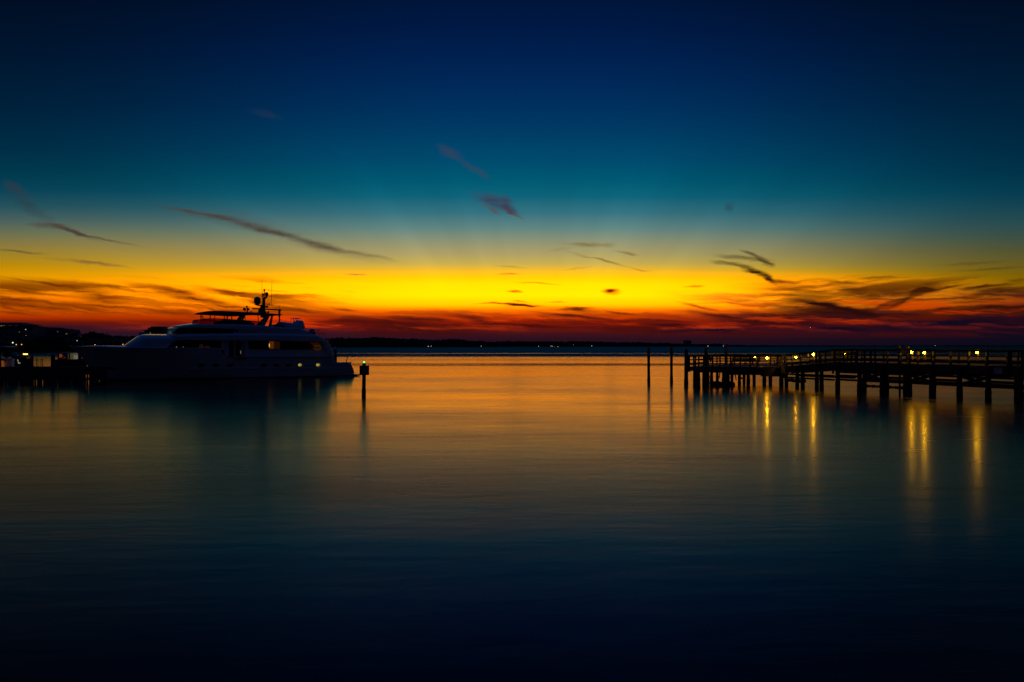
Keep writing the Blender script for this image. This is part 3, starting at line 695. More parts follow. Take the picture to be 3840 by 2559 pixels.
# swim platform
sp = [Y(1329, 1404, 3.0), Y(1354, 1404.5, 2.8), Y(1355, 1407.5, 2.8), Y(1332, 1414, 3.0)]
MB().prism([(sp[0][0]-.3, sp[0][1]), sp[1], sp[2], (sp[3][0]-.3, sp[3][1]-.05)], -2.85, 2.85).build('swim_platform', M['darkmetal'], yr, bevel=.02)
MB().tube([(Y(1297, 1362, 2.0)[0], -2.0, Y(1297, 1362, 2.0)[1]-.1), (Y(1303, 1340, 2)[0], -2.0, Y(1303, 1340, 2)[1]), (Y(1313, 1314, 2.0)[0], -2.0, Y(1313, 1314, 2.0)[1])], [.05, .045, .03], 7).build('flagstaff', M['darkmetal'], yr)
MB().box((Y(1305, 1361, 2)[0], 0, Y(1305, 1361, 2)[1]+.03), (1.1, 4.2, .1)).build('hatch', M['gelcoat'], yr, bevel=.02)

# loft of superstructure along s
def loft(rows, name, m, nside=5, cr=.35, parent=yr, smooth=True):
    """rows: (s, halfwidth, zbottom, ztop, shoulder)"""
    vs = []; fs = []; 
    for s, w, zb, zt, r in rows:
        sec = [(-w, zb)]
        for k in range(nside+1):
            a = math.pi/2*k/nside; sec.append((-w+r*.9-r*.9*math.cos(a), zt-r+r*math.sin(a)))
        sec.append((0, zt+.06*w))
        sec += [(-x, z) for x, z in reversed(sec[:-1])]
        vs += [(s, x, z) for x, z in sec]
    n = len(vs)//len(rows)
    for i in range(len(rows)-1):
        for k in range(n-1): fs.append((i*n+k, (i+1)*n+k, (i+1)*n+k+1, i*n+k+1))
        fs.append((i*n+n-1, (i+1)*n+n-1, (i+1)*n, i*n))
    fs.append(tuple(range(n))); fs.append(tuple(range(len(rows)*n-1, (len(rows)-1)*n-1, -1)))
    return MB().add(vs, fs).build(name, m, parent, smooth=smooth)
# forward trunk cabin that slopes up from the foredeck
prof = [(466, 1303), (478, 1296), (494, 1286.5), (511, 1276.5), (524, 1269), (535, 1263.5), (546, 1260.5), (560, 1259.2), (580, 1259), (610, 1259.5), (640, 1259.5), (670, 1258.5), (700, 1257)]
rows = []
for i, (px, py) in enumerate(prof):
    lat = 1.0+1.7*min(1, i/6)
    s, z = Y(px, py, lat*.75); rows.append((s, min(lat+.35, 2.95), interp(sh, s)-.15, z, min(.55, max(.05, (z-3.4)*.45))))
loft(rows, 'trunk_cabin', M['gelcoat'], cr=.4)
for k, (px, py) in enumerate([(500, 1297), (518, 1290), (534, 1280), (550, 1267.5)]):
    s, z = Y(px, py, 1.9)
MH = 2.95
def YP(poly, lat): return [Y(px, py, lat) for px, py in poly]
# main deck house side walls
MB().prism(YP([(640, 1311), (640, 1276), (1218, 1279), (1246, 1345), (1200, 1346), (850, 1346), (840, 1312)], MH), -MH, MH).build('deck_house', M['gelcoat'], yr, bevel=.03)
# upper deck slab with its overhang
LU = 3.3
rows = []
for px, yt, yb, w in [(622, 1263, 1268, 2.3), (640, 1259.5, 1271, 2.75), (665, 1257, 1274.5, 3.05), (700, 1254, 1275.5, LU), (800, 1251.5, 1276, LU), (900, 1251, 1276.5, LU), (1000, 1251.5, 1277, LU), (1100, 1254, 1278, LU), (1188, 1257, 1279, LU), (1205, 1263.5, 1279.5, LU-.05), (1216, 1269, 1280, LU-.15), (1222, 1275, 1280.3, LU-.3)]:
    s, z = Y(px, yt, w); s2, zb = Y(px, yb, w); rows.append((s, w, zb, z, min(.3, (z-zb)*.45)))
loft(rows, 'upper_deck', M['gelcoat'])
# pilothouse / sky lounge
W2 = 2.7
rows = []
for px, yt, w, yb in [(648, 1251, 1.6, 1256), (656, 1243, 2.0, 1256), (668, 1232, 2.35, 1256), (690, 1228, 2.6, 1256), (745, 1224, W2, 1256), (878, 1222, W2, 1256), (1021, 1225, W2, 1256), (1087, 1232, W2, 1256), (1131, 1233.5, W2, 1256), (1150, 1240, W2, 1257), (1182, 1255, W2, 1260)]:
    s, z = Y(px, yt, w); s2, zb = Y(px, yb, w); rows.append((s, w, zb, z, min(.2, max(.03, (z-zb)*.3))))
loft(rows, 'pilothouse', M['gelcoat'])
# dark wrap-around glass band
vs = []; 
band = [(647.5, 1251.5, 1248, 1.63), (655, 1251.5, 1241, 2.02), (667, 1251.5, 1230.5, 2.37), (690, 1251.3, 1228.5, 2.62), (745, 1251, 1228.5, W2+.02), (800, 1250.6, 1231, W2+.02), (877, 1250, 1233.5, W2+.02)]
gv = []
for px, yb, yt, w in band:
    s, zb = Y(px, yb, w); s_, zt = Y(px, yt, w); gv.append((s, w+.02, zb, zt))
g = MB(); 
for i in range(len(gv)-1):
    for sd in (1, -1):
        (s, w, a, b), (s2, w2, a2, b2) = gv[i], gv[i+1]
        g.add([(s, -w*sd, a), (s2, -w2*sd, a2), (s2, -w2*sd, b2), (s, -w*sd, b), (s, -(w-.03)*sd, a), (s2, -(w2-.03)*sd, a2), (s2, -(w2-.03)*sd, b2), (s, -(w-.03)*sd, b)],
              [(0, 1, 2, 3), (7, 6, 5, 4), (0, 4, 5, 1), (1, 5, 6, 2), (2, 6, 7, 3), (3, 7, 4, 0)] if sd == 1 else [(3, 2, 1, 0), (4, 5, 6, 7), (1, 5, 4, 0), (2, 6, 5, 1), (3, 7, 6, 2), (0, 4, 7, 3)])
s, w, a, b = gv[0]; s2, w2, a2, b2 = gv[2]
g.add([(s-.02, -w, a), (s-.02, w, a), (s2-.05, w2, b2+.02), (s2-.05, -w2, b2+.02), (s+.02, -w, a), (s+.02, w, a), (s2, w2, b2), (s2, -w2, b2)], [(0, 1, 2, 3), (7, 6, 5, 4), (0, 4, 5, 1), (1, 5, 6, 2), (2, 6, 7, 3), (3, 7, 4, 0)])
g.build('pilothouse_window', M['tint'], yr)
# visor / flybridge coaming above the windows
rows = []
for px, yt, yb, w in [(662, 1229.5, 1231, 2.3), (668, 1226.8, 1231.5, 2.6), (680, 1225, 1231, 2.75), (710, 1220, 1229.5, 2.85), (745, 1216.5, 1229.5, 2.9), (800, 1216.3, 1231, 2.9), (878, 1216.3, 1234, 2.9), (950, 1219, 1235, 2.88), (1021, 1224, 1236, 2.85), (1087, 1230.5, 1239, 2.8), (1131, 1232, 1241, 2.78)]:
    s, z = Y(px, yt, w); s2, zb = Y(px, yb, w); rows.append((s, w, zb, z, min(.22, (z-zb)*.45)))
loft(rows, 'flybridge_coaming', M['gelcoat'])
# side windows
def side(poly, name, m, lat, th=.04, parent=yr):
    pp = YP(poly, lat)
    MB().prism(pp, lat-.005, lat+th).build(name, m, parent)
    return MB().prism(pp, -lat-th, -lat+.005).build(name, m, parent)
side([(620, 1307.5), (668, 1276.5), (829, 1278.5), (829, 1307), (800, 1307.5)], 'saloon_window', M['tint'], MH)
side([(933, 1278.5), (1198, 1283.5), (1210, 1312.5), (936, 1310), (932, 1306)], 'saloon_window', M['tint'], MH)
for poly, m in [([(1009.5, 1280.5), (1028, 1281), (1026, 1308.5), (1009.5, 1308.5)], 'curtain'), ([(1028.5, 1281.5), (1050, 1282), (1050, 1309), (1026.8, 1308.5)], 'curtain_dim'), ([(1158, 1284), (1196, 1285), (1202, 1310), (1186, 1311), (1176, 1295)], 'curtain_dim'), ([(1174, 1295.5), (1200, 1295.5), (1200, 1299), (1182, 1300)], 'curtain'),  # aft pair: warm reflection on the glass, painted as glowing panes
                ([(746, 1294), (760, 1290), (765, 1306), (746, 1306)], 'curtain_dim'), ([(766, 1299), (784, 1297), (790, 1306.3), (767, 1306.3)], 'curtain_dim')]:
    q = MB(); q.prism(YP(poly, MH+.05), -MH-.056, -MH-.043); q.build('curtain', M[m], yr)
for poly in [[(1009, 1289), (1011.5, 1289), (1011.5, 1302), (1009, 1302)], [(901.3, 1316), (903, 1316), (903, 1327.5), (901.3, 1327.5)], [(660.5, 1300), (663, 1300), (663, 1304), (660.5, 1304)], [(686, 1300.5), (688, 1300.5), (688, 1303), (686, 1303)]]:
    q = MB(); q.prism(YP(poly, MH+.06), -MH-.075, -MH-.06); q.build('cabin_lamp', M['slit'] if poly[0][0] > 1000 else M['win_warm'], yr)
# side doors between the windows, in their frames
for a, b in ((858, 876), (883.5, 902)):
    d = side([(a, 1279.5), (b, 1280), (b, 1337), (a, 1336.5)], 'side_door', M['tint'], MH)
    q = MB(); hs, hz = Y(b-2.5, 1316, MH+.08); q.box((hs, -MH-.07, hz), (.06, .05, .28)); q.build('handle', M['steel'], d)
for a in (851, 878, 918):
    side([(a-1.5, 1278), (a+3, 1278), (a+3, 1341), (a-1.5, 1341)], 'door_post', M['gelcoat'], MH, .12)
side([(903, 1280), (916, 1280), (916, 1338), (903, 1338)], 'wall_panel', M['grey'], MH, .03)
side([(882, 1344), (924, 1344.5), (924, 1349), (882, 1348.5)], 'vent', M['darkmetal'], 3.44, .03)
# aft wing that slopes down to the cockpit
side([(1206, 1280.5), (1222, 1280.5), (1262, 1362), (1246, 1362), (1240, 1343)], 'aft_wing', M['gelcoat'], 3.18, .08)
# square vent and the name on the sky lounge side
side([(883, 1238.5), (892.5, 1238.5), (892.5, 1247.5), (883, 1247.5)], 'side_port', M['tint'], W2)
def text_mesh(parts, name, parent, mat_, origin, flip=False):
    mbt = MB(); x = 0
    for ch, size in parts:
        if ch == ' ': x += size*.35; continue
        cu = bpy.data.curves.new('t', 'FONT'); cu.body = ch; cu.size = size; cu.extrude = .012; cu.resolution_u = 3
        ob = bpy.data.objects.new('t', cu); COL.objects.link(ob)
        dg = bpy.context.evaluated_depsgraph_get(); me = bpy.data.meshes.new_from_object(ob.evaluated_get(dg))
        mx = max(v.co.x for v in me.vertices)
        if flip: vs_ = [(origin[0]-(x+v.co.x), origin[1]+v.co.z, origin[2]+v.co.y) for v in me.vertices]
        else: vs_ = [(origin[0]+x+v.co.x, origin[1]-v.co.z, origin[2]+v.co.y) for v in me.vertices]
        mbt.add(vs_, [tuple(p.vertices) for p in me.polygons])
        x += mx+size*.08
        bpy.data.objects.remove(ob); bpy.data.meshes.remove(me); bpy.data.curves.remove(cu)
    return mbt.build(name, mat_, parent)
s, z = Y(903, 1249, W2+.03); s_e, _ = Y(972, 1249, W2+.03)
k = (s_e-s)/5.35
NAME = [('L', .95*k), ('A', .72*k), ('D', .72*k), ('Y', .72*k), (' ', .5*k), ('G', .95*k), ('R', .72*k), ('A', .72*k), ('Y', .72*k)]
text_mesh(NAME, 'name_lettering', yr, M['gold'], (s, -W2-.035, z))
text_mesh(NAME, 'name_lettering', yr, M['gold'], (s_e, W2+.035, z), True)
# portholes
for px, lit in [(755, 0), (810, 0), (864, 0), (989, 0), (1036, 0), (1081, 0), (1123, 1), (1190, 1)]:
    py = 1370 if px < 1100 else 1369
    for _ in range(1):
        s, z = Y(px, py, 3.2); w = hbeam(s, z); s, z = Y(px, py, w); w = hbeam(s, z)
    dw = (hbeam(s+.3, z)-hbeam(s-.3, z))/.6
    for sd in (1, -1):
        rw, rh = (.30, .16) if not lit else (.17, .17)
        def ring(a, b, off, th, mm, nm, par, dx=0):
            q = MB(); vs = []; n = 20
            for yy in (off, off+th):
                for kk in range(n):
                    t = 2*math.pi*kk/n; ct, st = math.cos(t), math.sin(t)
                    ex = .5 if not lit else 1.0
                    xx = a*math.copysign(abs(ct)**(.6 if not lit else 1), ct); zz = b*math.copysign(abs(st)**(.6 if not lit else 1), st)
                    vs.append((s+dx+xx, -sd*(w+dw*(xx+dx)+yy), z+zz))
            fs = [tuple(range(2*n-1, n-1, -1)), tuple(range(n))]+[(kk, (kk+1) % n, n+(kk+1) % n, n+kk) for kk in range(n)]
            return q.add(vs, fs).build(nm, mm, par)
        po = ring(rw*1.18, rh*1.22, .0, .03, M['steel'] if not lit else M['darkmetal'], 'porthole', yr)
        ring(rw, rh, .03, .015, M['tint'] if not lit or sd < 0 else M['port_lit'], 'pane', po)
        if lit and sd > 0: ring(.10, .15, .012, .045, M['win_warm'], 'lit_liner', po, .20 if px > 1150 else .16)
# ---- flybridge: hardtop, posts, screen
HT = [(742, 1177.5), (748, 1173.5), (757, 1170.5), (770, 1168.6), (785, 1167.9), (815, 1168), (850, 1169.5), (900, 1172), (960, 1174.5), (1020, 1179), (1038, 1181.5), (1038, 1184.5), (1030, 1185), (975, 1181.5), (940, 1182), (900, 1186), (870, 1185.8), (835, 1184), (800, 1182), (770, 1180.5), (750, 1179.5)]
pp = YP(HT, 0); hw = 2.1
q = MB(); top = [p for p in pp]; n = len(pp); vs = []; fs = []
lats = [-hw, -hw*.93, -hw*.75, hw*.75, hw*.93, hw]; cz = sum(p[1] for p in pp)/n
for li, la in enumerate(lats):
    f = (.35, .75, 1, 1, .75, .35)[li]
    for s, z in pp:
        cc = interp(sorted([(p[0], .5*(p[1])) for p in pp]), s) if False else None
        mid = Y(742+(s-pp[0][0])/(pp[10][0]-pp[0][0])*296, 1176.5+(s-pp[0][0])/(pp[10][0]-pp[0][0])*6, 0)[1]
        vs.append((s, la, mid+(z-mid)*f))
for i in range(5):
    for k in range(n):
        k2 = (k+1) % n; fs.append((i*n+k, i*n+k2, (i+1)*n+k2, (i+1)*n+k))
fs.append(tuple(range(n-1, -1, -1))); fs.append(tuple(range(5*n, 6*n)))
q.add(vs, fs).build('hardtop', M['canvas'], yr, smooth=True)
def post(a, b, lat, r=.045, nm='post', m='darkmetal', parent=yr):
    s, z = Y(a[0], a[1], lat); s2, z2 = Y(b[0], b[1], lat)
    return MB().tube([(s, -lat, z), (s2, -lat, z2)], r, 7).build(nm, M[m], parent)
for a, b, lat in [((752, 1179), (752, 1203), 1.6), ((757, 1181), (757, 1204), -1.2), ((757, 1183), (765, 1198), -1.2), ((788, 1181), (788, 1208), 1.9), ((806, 1182), (803, 1210), -1.7), ((841, 1184), (841, 1203), 1.9), ((855, 1185), (852, 1203), -1.7), ((853, 1186), (846, 1198), -1.7), ((869, 1185), (869, 1203), 1.9), ((918, 1184), (921, 1214), 1.9), ((967, 1181), (970, 1212), 1.9)]:
    post(a, b, lat, .06 if a[0] in (788, 869, 841) else .045)
# rail that runs round the flybridge
for sd in (1, -1):
    pts = []
    for px, py, lat in [(744, 1203.5, .0), (746, 1203, .9), (751, 1201, 1.7), (765, 1197.5, 2.2), (790, 1195.8, 2.45), (830, 1197, 2.5), (880, 1200.5, 2.5), (930, 1204, 2.5), (982, 1209, 2.5)]:
        s, z = Y(px, py, lat); pts.append((s, -lat*sd, z))
    MB().tube(pts, .06, 7).build('flybridge_rail', M['darkmetal'], yr)
scr = bpy.data.materials.new('tinted_screen'); scr.use_nodes = True; nt = scr.node_tree
tb = nt.nodes.new('ShaderNodeBsdfTransparent'); tb.inputs[0].default_value = (.42, .08, .16, 1); mx = nt.nodes.new('ShaderNodeMixShader'); mx.inputs[0].default_value = .12
nt.nodes['Principled BSDF'].inputs['Base Color'].default_value = (.05, .01, .03, 1); nt.nodes['Principled BSDF'].inputs['Roughness'].default_value = .15
nt.links.new(tb.outputs[0], mx.inputs[1]); nt.links.new(nt.nodes['Principled BSDF'].outputs[0], mx.inputs[2]); nt.links.new(mx.outputs[0], nt.nodes['Material Output'].inputs[0])
g = MB()
rows = []
for px, py, yb, lat in [(741, 1205, 1217.5, .0), (743, 1204, 1217.5, 1.0), (750, 1201.5, 1217.5, 1.8), (765, 1198, 1217.5, 2.3), (790, 1196.5, 1217.5, 2.47), (830, 1197.6, 1217.5, 2.5), (880, 1201, 1218, 2.5), (930, 1205, 1219.5, 2.5), (982, 1210, 1222, 2.5)]:
    s, z = Y(px, py, lat); s2, zb = Y(px-(4 if px < 760 else 0), yb, lat); rows.append((s, s2, lat, z, zb))
for sd in (1, -1):
    for (s, s2, la, z, zb), (t_, t2, lb, y_, yb) in zip(rows, rows[1:]):
        g.add([(s2, -la*sd, zb), (t2, -lb*sd, yb), (t_, -lb*sd, y_), (s, -la*sd, z)], [(0, 1, 2, 3)])
g.build('wind_screen', scr, yr)
# covered consoles and seats
def lumpbox(poly, l0, l1, nm, m='canvas'):
    return MB().prism(YP(poly, (l0+l1)/2), -l1, -l0).build(nm, M[m], yr, bevel=.05)
lumpbox([(810, 1209), (818, 1206), (833, 1202), (841, 1199.5), (862, 1199.5), (884, 1202), (886, 1217.5), (810, 1217.5)], -1.0, 1.5, 'covered_console')
lumpbox([(887, 1207), (897, 1206), (905, 1204), (914, 1206), (926, 1207), (931, 1212), (942, 1214), (942, 1220), (887, 1219)], -1.6, 1.4, 'covered_seat')
lumpbox([(1022, 1220.5), (1030, 1217.5), (1046, 1218), (1056, 1221), (1060, 1228), (1022, 1228)], -.3, 1.6, 'covered_locker')
# arch legs
def leg(poly, lat, th, nm='arch_leg'):
    return MB().prism(YP(poly, lat), -lat-th/2, -lat+th/2).build(nm, M['gelcoat'], yr, bevel=.03)
for lat in (.75, .35):
    leg([(874, 1219), (887, 1219), (918, 1182.5), (899, 1183)], lat, .16)
    leg([(958, 1221), (993, 1222), (1013, 1183), (997, 1182), (986, 1195)], lat, .16)
leg([(900, 1208), (908, 1208), (922, 1183), (914, 1183)], .2, .12, 'arch_strut'); leg([(1006.5, 1224), (1018, 1224), (1024, 1183.5), (1017.5, 1183)], .3, .14, 'arch_strut')
# mast
mast = MB().prism(YP([(966, 1176), (972, 1163), (979, 1150), (981, 1143), (993, 1143), (992.5, 1193), (979, 1191), (978, 1177)], 0), -.28, .28).build('mast', M['darkmetal'], yr, bevel=.03)
def yb(c, size, nm, m='darkmetal', lat=0, parent=yr):
    s, z = Y(c[0], c[1], lat); return MB().box((s, -lat, z), size).build(nm, M[m], parent)
def tb_(pts, r, nm, m='darkmetal', lat=0, parent=yr, n=8):
    pp = [Y(a, b, lat) for a, b in pts]; return MB().tube([(s, -lat, z) for s, z in pp], r, n).build(nm, M[m], parent, smooth=True)
def dome(cx, ytop, ybot, rpx, nm, lat=0):
    s, zt = Y(cx, ytop, lat); _, zb = Y(cx, ybot, lat); D = 86+.571*s-.821*lat; r = rpx/F*D; h = zt-zb
    return MB().lathe((s, -lat, zb), [(r*.5, -.12*h), (r*.62, -.02*h), (r*.86, .06*h), (r*.97, .18*h), (r, .5*h), (r*.96, .66*h), (r*.82, .82*h), (r*.55, .94*h), (r*.2, .995*h)], 20).build(nm, M['dome'], yr, smooth=True)
MB().prism(YP([(955, 1142.3), (982, 1145.5), (986, 1149), (978, 1148.5), (966, 1146.5)], 0), -.3, .3).build('mast_arm', M['darkmetal'], yr)
tb_([(965, 1145), (965, 1138)], .18, 'dome_base'); dome(965, 1113, 1140.5, 12.8, 'satellite_dome')
dome(1000, 1096, 1109.5, 6.6, 'small_satellite_dome'); tb_([(1000, 1109), (999.5, 1114), (993, 1120)], .13, 'dome_bracket')
tb_([(991.5, 1148), (991.5, 1118)], .11, 'mast_pole'); tb_([(991, 1119), (991, 1090)], .06, 'mast_pole'); tb_([(991, 1092), (991, 1090.5), (991, 1086), (991, 1084.5)], [.16, .11, .1, .13], 'mast_light')
tb_([(986, 1148), (986, 1108)], .07, 'mast_pole'); tb_([(986.2, 1108), (986.2, 1102)], .11, 'mast_light'); tb_([(985, 1101), (985, 1095)], .02, 'whip_tip')
tb_([(982, 1146), (982.3, 1090), (982.5, 1046)], [.028, .022, .016], 'whip_antenna', n=6); tb_([(1017.6, 1144.5), (1018.5, 1100), (1020, 1044)], [.03, .024, .016], 'whip_antenna', n=6)
tb_([(990, 1144.8), (1026, 1144.8)], .035, 'spreader'); tb_([(1002, 1145), (1002, 1141)], .05, 'sensor'); tb_([(1009.5, 1146), (1009.5, 1137)], [.04, .06], 'sensor')
s, z = Y(1001, 1151.5, 0); MB().ball((s, 0, z), .15, (1.5, 1, .9), 10, 6).build('horn', M['darkmetal'], yr, smooth=True)
s, z = Y(969.5, 1158.8, 0); rb = MB(); rb.box((s, 0, z), (1.5, .25, .16)); rb.build('radar_scanner', M['dome'], yr, bevel=.04); tb_([(972, 1163), (972, 1159)], .12, 'radar_pedestal')
tb_([(975, 1157), (976.5, 1153)], .03, 'sensor')
tb_([(982, 1176.5), (982, 1182)], .3, 'mast_step')
# searchlight group on the hardtop
tb_([(927.3, 1172), (927.3, 1163), (927.3, 1155)], [.1, .08, .1], 'light_post')
s, z = Y(917, 1160, 0); MB().ball((s, 0, z), .2, (1, .9, .95), 12, 8).build('searchlight', M['darkmetal'], yr, smooth=True)
s, z = Y(925.6, 1151, 0); MB().ball((s, 0, z), .125, n=10, m=7).build('searchlight', M['darkmetal'], yr, smooth=True)
s, z = Y(931.5, 1160, 0); MB().ball((s, 0, z), .145, (1.1, 1, .9), 10, 7).build('searchlight', M['darkmetal'], yr, smooth=True)
tb_([(919, 1163), (919, 1171)], .03, 'light_post')
s, z = Y(941.5, 1169, 0); MB().lathe((s, 0, z-.14), [(.04, 0), (.04, .09), (.28, .12), (.2, .15), (.05, .17)], 14).build('antenna_disc', M['dome'], yr, smooth=True)
for px in (996.5, 1006.5):
    s, z = Y(px, 1171, 0); MB().ball((s, 0, z), .12, (1, .8, 1.15), 9, 6).build('horn', M['darkmetal'], yr, smooth=True)
tb_([(996, 1172), (1008, 1174)], .04, 'horn_bracket'); tb_([(1006, 1179), (1006, 1173)], .05, 'light_post')
# davit crane
cr_ = tb_([(991, 1160), (1020, 1161.6), (1054, 1163.3)], .085, 'crane_boom'); tb_([(1052.5, 1163.3), (1054.3, 1163.4)], .12, 'boom_end')
tb_([(1047.8, 1164), (1047.8, 1187)], .14, 'crane_post'); tb_([(1047.6, 1187), (1047.6, 1214)], .095, 'crane_post'); tb_([(1047.7, 1161), (1047.7, 1144)], .018, 'whip_tip')
tb_([(1050, 1181), (1053, 1181)], .03, 'crane_cleat'); tb_([(1050, 1197.5), (1054.5, 1198)], .025, 'crane_cleat'); tb_([(1040, 1209.5), (1048, 1209.5)], .025, 'crane_cleat')
# aft rails, covered raft and handrails
for a, b in [((1140, 1232.5), (1196, 1234.8)), ((1172, 1245), (1197, 1245.5)), ((1190, 1234.5), (1190, 1257)), ((1196.5, 1235), (1197.5, 1259)), ((1150, 1233), (1150, 1240)), ((1163, 1233.3), (1163, 1243))]:
    post(a, b, 2.5, .035, 'stern_rail', 'steel')
s, z = Y(1170, 1247.5, 1.6)
MB().ball((s, -1.6, z-.02), .44, (1.05, 1.2, 1.0), 14, 9).build('covered_raft', M['canvas'], yr, smooth=True)
for pts in ([(1200, 1260), (1201.5, 1250), (1204, 1247), (1208, 1247.3), (1210.5, 1252), (1211.5, 1264)], [(1211.5, 1264), (1213, 1252), (1216, 1247), (1220, 1247.2), (1223, 1254), (1228, 1276)]):
    tb_(pts, .03, 'hand_rail', 'steel', 2.3)
lad = tb_([(1219, 1266), (1229, 1288), (1246, 1342)], .035, 'stern_ladder', 'steel', 2.7)
tb_([(1226, 1270), (1235, 1293), (1252, 1343)], .03, 'ladder_rail', 'steel', 2.2, lad)
for i in range(11):
    f = i/10; a = (1219+27*f, 1268+72*f); b = (1227+25*f, 1271+71*f)
    (s1_, z1_), (s2_, z2_) = Y(a[0]+1, a[1], 2.7), Y(b[0], b[1], 2.2)
    MB().box(((s1_+s2_)/2, -2.45, (z1_+z2_)/2), (abs(s2_-s1_)+.05, .55, .03)).build('ladder_step', M['white'], lad)
# deck gear in the open well
for px, w in ((1117, 6), (1131, 12), (1140, 8)):
    s, z = Y(px, 1241, 2.2); MB().box((s, -2.2, z-.15), (w*.03, .3, .3)).build('deck_cleat', M['steel'], yr, bevel=.03)
# tender on the boat deck
ts_, tz_ = Y(1075, 1234, 0)
wp = B0+BU*ts_
tender = empty('tender', (wp.x, wp.y, tz_), 'small covered tender boat resting on the aft upper deck of the yacht', 'boat', None, math.atan2(.571, .821))
def TL(poly): return [(Y(a, b, 0)[0]-ts_, Y(a, b, 0)[1]-tz_) for a, b in poly]
cov = [(1032, 1219), (1040, 1212.5), (1048, 1209), (1058, 1208.3), (1076, 1211), (1092, 1213.8), (1103, 1209.5), (1112, 1205), (1121, 1202.6), (1126, 1202.8), (1129, 1206), (1132, 1220), (1133.5, 1233)]
pc = TL(cov); rows = [(s, .15+.85*min(1, (i+.6)/4), -.05, max(z, .1), min(.35, max(.04, z*.45))) for i, (s, z) in enumerate(pc)]
loft(rows, 'boat_cover', M['gelcoat'], parent=tender)
fr = TL([(1094, 1214), (1097, 1195), (1104, 1215), (1106, 1195), (1108, 1208), (1113, 1195), (1118, 1206), (1121, 1195), (1093, 1194), (1123, 1194.5)])
q = MB()
for a, b in ((0, 1), (2, 3), (3, 4), (4, 5), (6, 7), (8, 9)):
    for la in ((-.45, .45) if a < 8 else (-.5, 0, .5)):
        q.tube([(fr[a][0], la, fr[a][1]), (fr[b][0], la, fr[b][1])], .028 if a < 8 else .045, 6)
q.build('boarding_frame', M['steel'], tender)

# ------------------------------------------------------------------ channel marker
def pile_mb(r, z0, z1, cap=None, seed=0, n=14, lean=(0, 0)):
    q = MB(); rn = random.Random(seed); pts = []; rs = []
    zs = [z0, 0, .12, .25, .4, .55, .7, 1.0, 1.6, (z1+1.6)/2, z1]
    zs = [z for z in sorted(set(zs)) if z <= z1]
    for z in zs:
        pts.append((lean[0]*z, lean[1]*z, z)); rs.append(r*(1.10+rn.uniform(-.06, .09) if z < .6 else 1.0-.06*(z/max(z1, 1))))
    q.tube(pts, rs, n); return q
D = 60.0; g = G(1364, D)
t = empty('channel_marker', (g.x, g.y, 0), 'channel marker post with a square board and a green light beside the yacht stern', 'marker')
pile_mb(.145, -2, zat(1368, D)-.02, seed=3, lean=(.012, 0)).build('post', M['barn'], t, smooth=True)
zt = zat(1368, D); MB().lathe((.03, 0, zt-.03), [(.12, 0), (.12, .14), (.1, .16)], 12).build('lantern_base', M['darkmetal'], t)
zz = zat(1389.5, D)
MB().box((.045, -.19, zz), (.655, .03, .71)).build('board', M['signback'], t); MB().box((.045, .19, zz), (.655, .03, .71)).build('board', M['signback'], t)
MB().box((.045, 0, zz+.2), (.12, .38, .07)).build('bracket', M['darkmetal'], t); MB().box((.045, 0, zz-.2), (.12, .38, .07)).build('bracket', M['darkmetal'], t)
MB().lathe((.03, 0, zt+.13), [(.05, 0), (.065, .03), (.055, .08), (.03, .11)], 12).build('green_light', M['green'], t)

# ------------------------------------------------------------------ mooring piles
def pile(px, ytop, d, r, label, capm=None, group='mooring piles', n='mooring_pile', lean=(0, 0), capr=1.0, seed=0):
    g = G(px, d); zt = zat(ytop, d)
    t = empty(n, (g.x, g.y, 0), label, 'pile', group)
    ch = r*1.1 if capm or capm is None else 0
    pile_mb(r, -2, zt-ch, seed=seed or int(px), lean=lean).build('post', M['wood'], t, smooth=True)
    lx = lean[0]*(zt-ch)
    MB().lathe((lx, 0, zt-ch), [(r*1.05, -.12), (r*1.08, 0), (r*.75, ch*.4), (r*.35, ch*.8), (r*.06, ch)], 14).build('pile_cap', capm or M['darkmetal'], t)
    return t
pile(2433, 1303, 80, .145, 'left one of the two bare mooring piles standing clear of the pier', n='mooring_pile', lean=(-.004, 0))
pile(2518, 1298.5, 82, .145, 'right one of the two bare mooring piles, the taller, nearer the pier head')
pile(1257.5, 1300, 104, .215, 'mooring pile with a pale cone cap behind the yacht stern', M['cap'])
pile(299, 1253, 93, .19, 'tallest mooring pile, standing behind the tip of the yacht bow', M['cap'])
pile(2573, 1307, 75.5, .19, 'pointed tall pile at the left end of the pier head', n='mooring_pile', group='tall piles at the pier head', lean=(.006, 0))
pile(2648, 1304, 78, .19, 'second tall pointed pile of the pier head, near the amber far lamp', group='tall piles at the pier head')
pile(2723, 1302.5, 80, .155, 'third tall pile of the pier head, flat topped against the far shore', group='tall piles at the pier head')
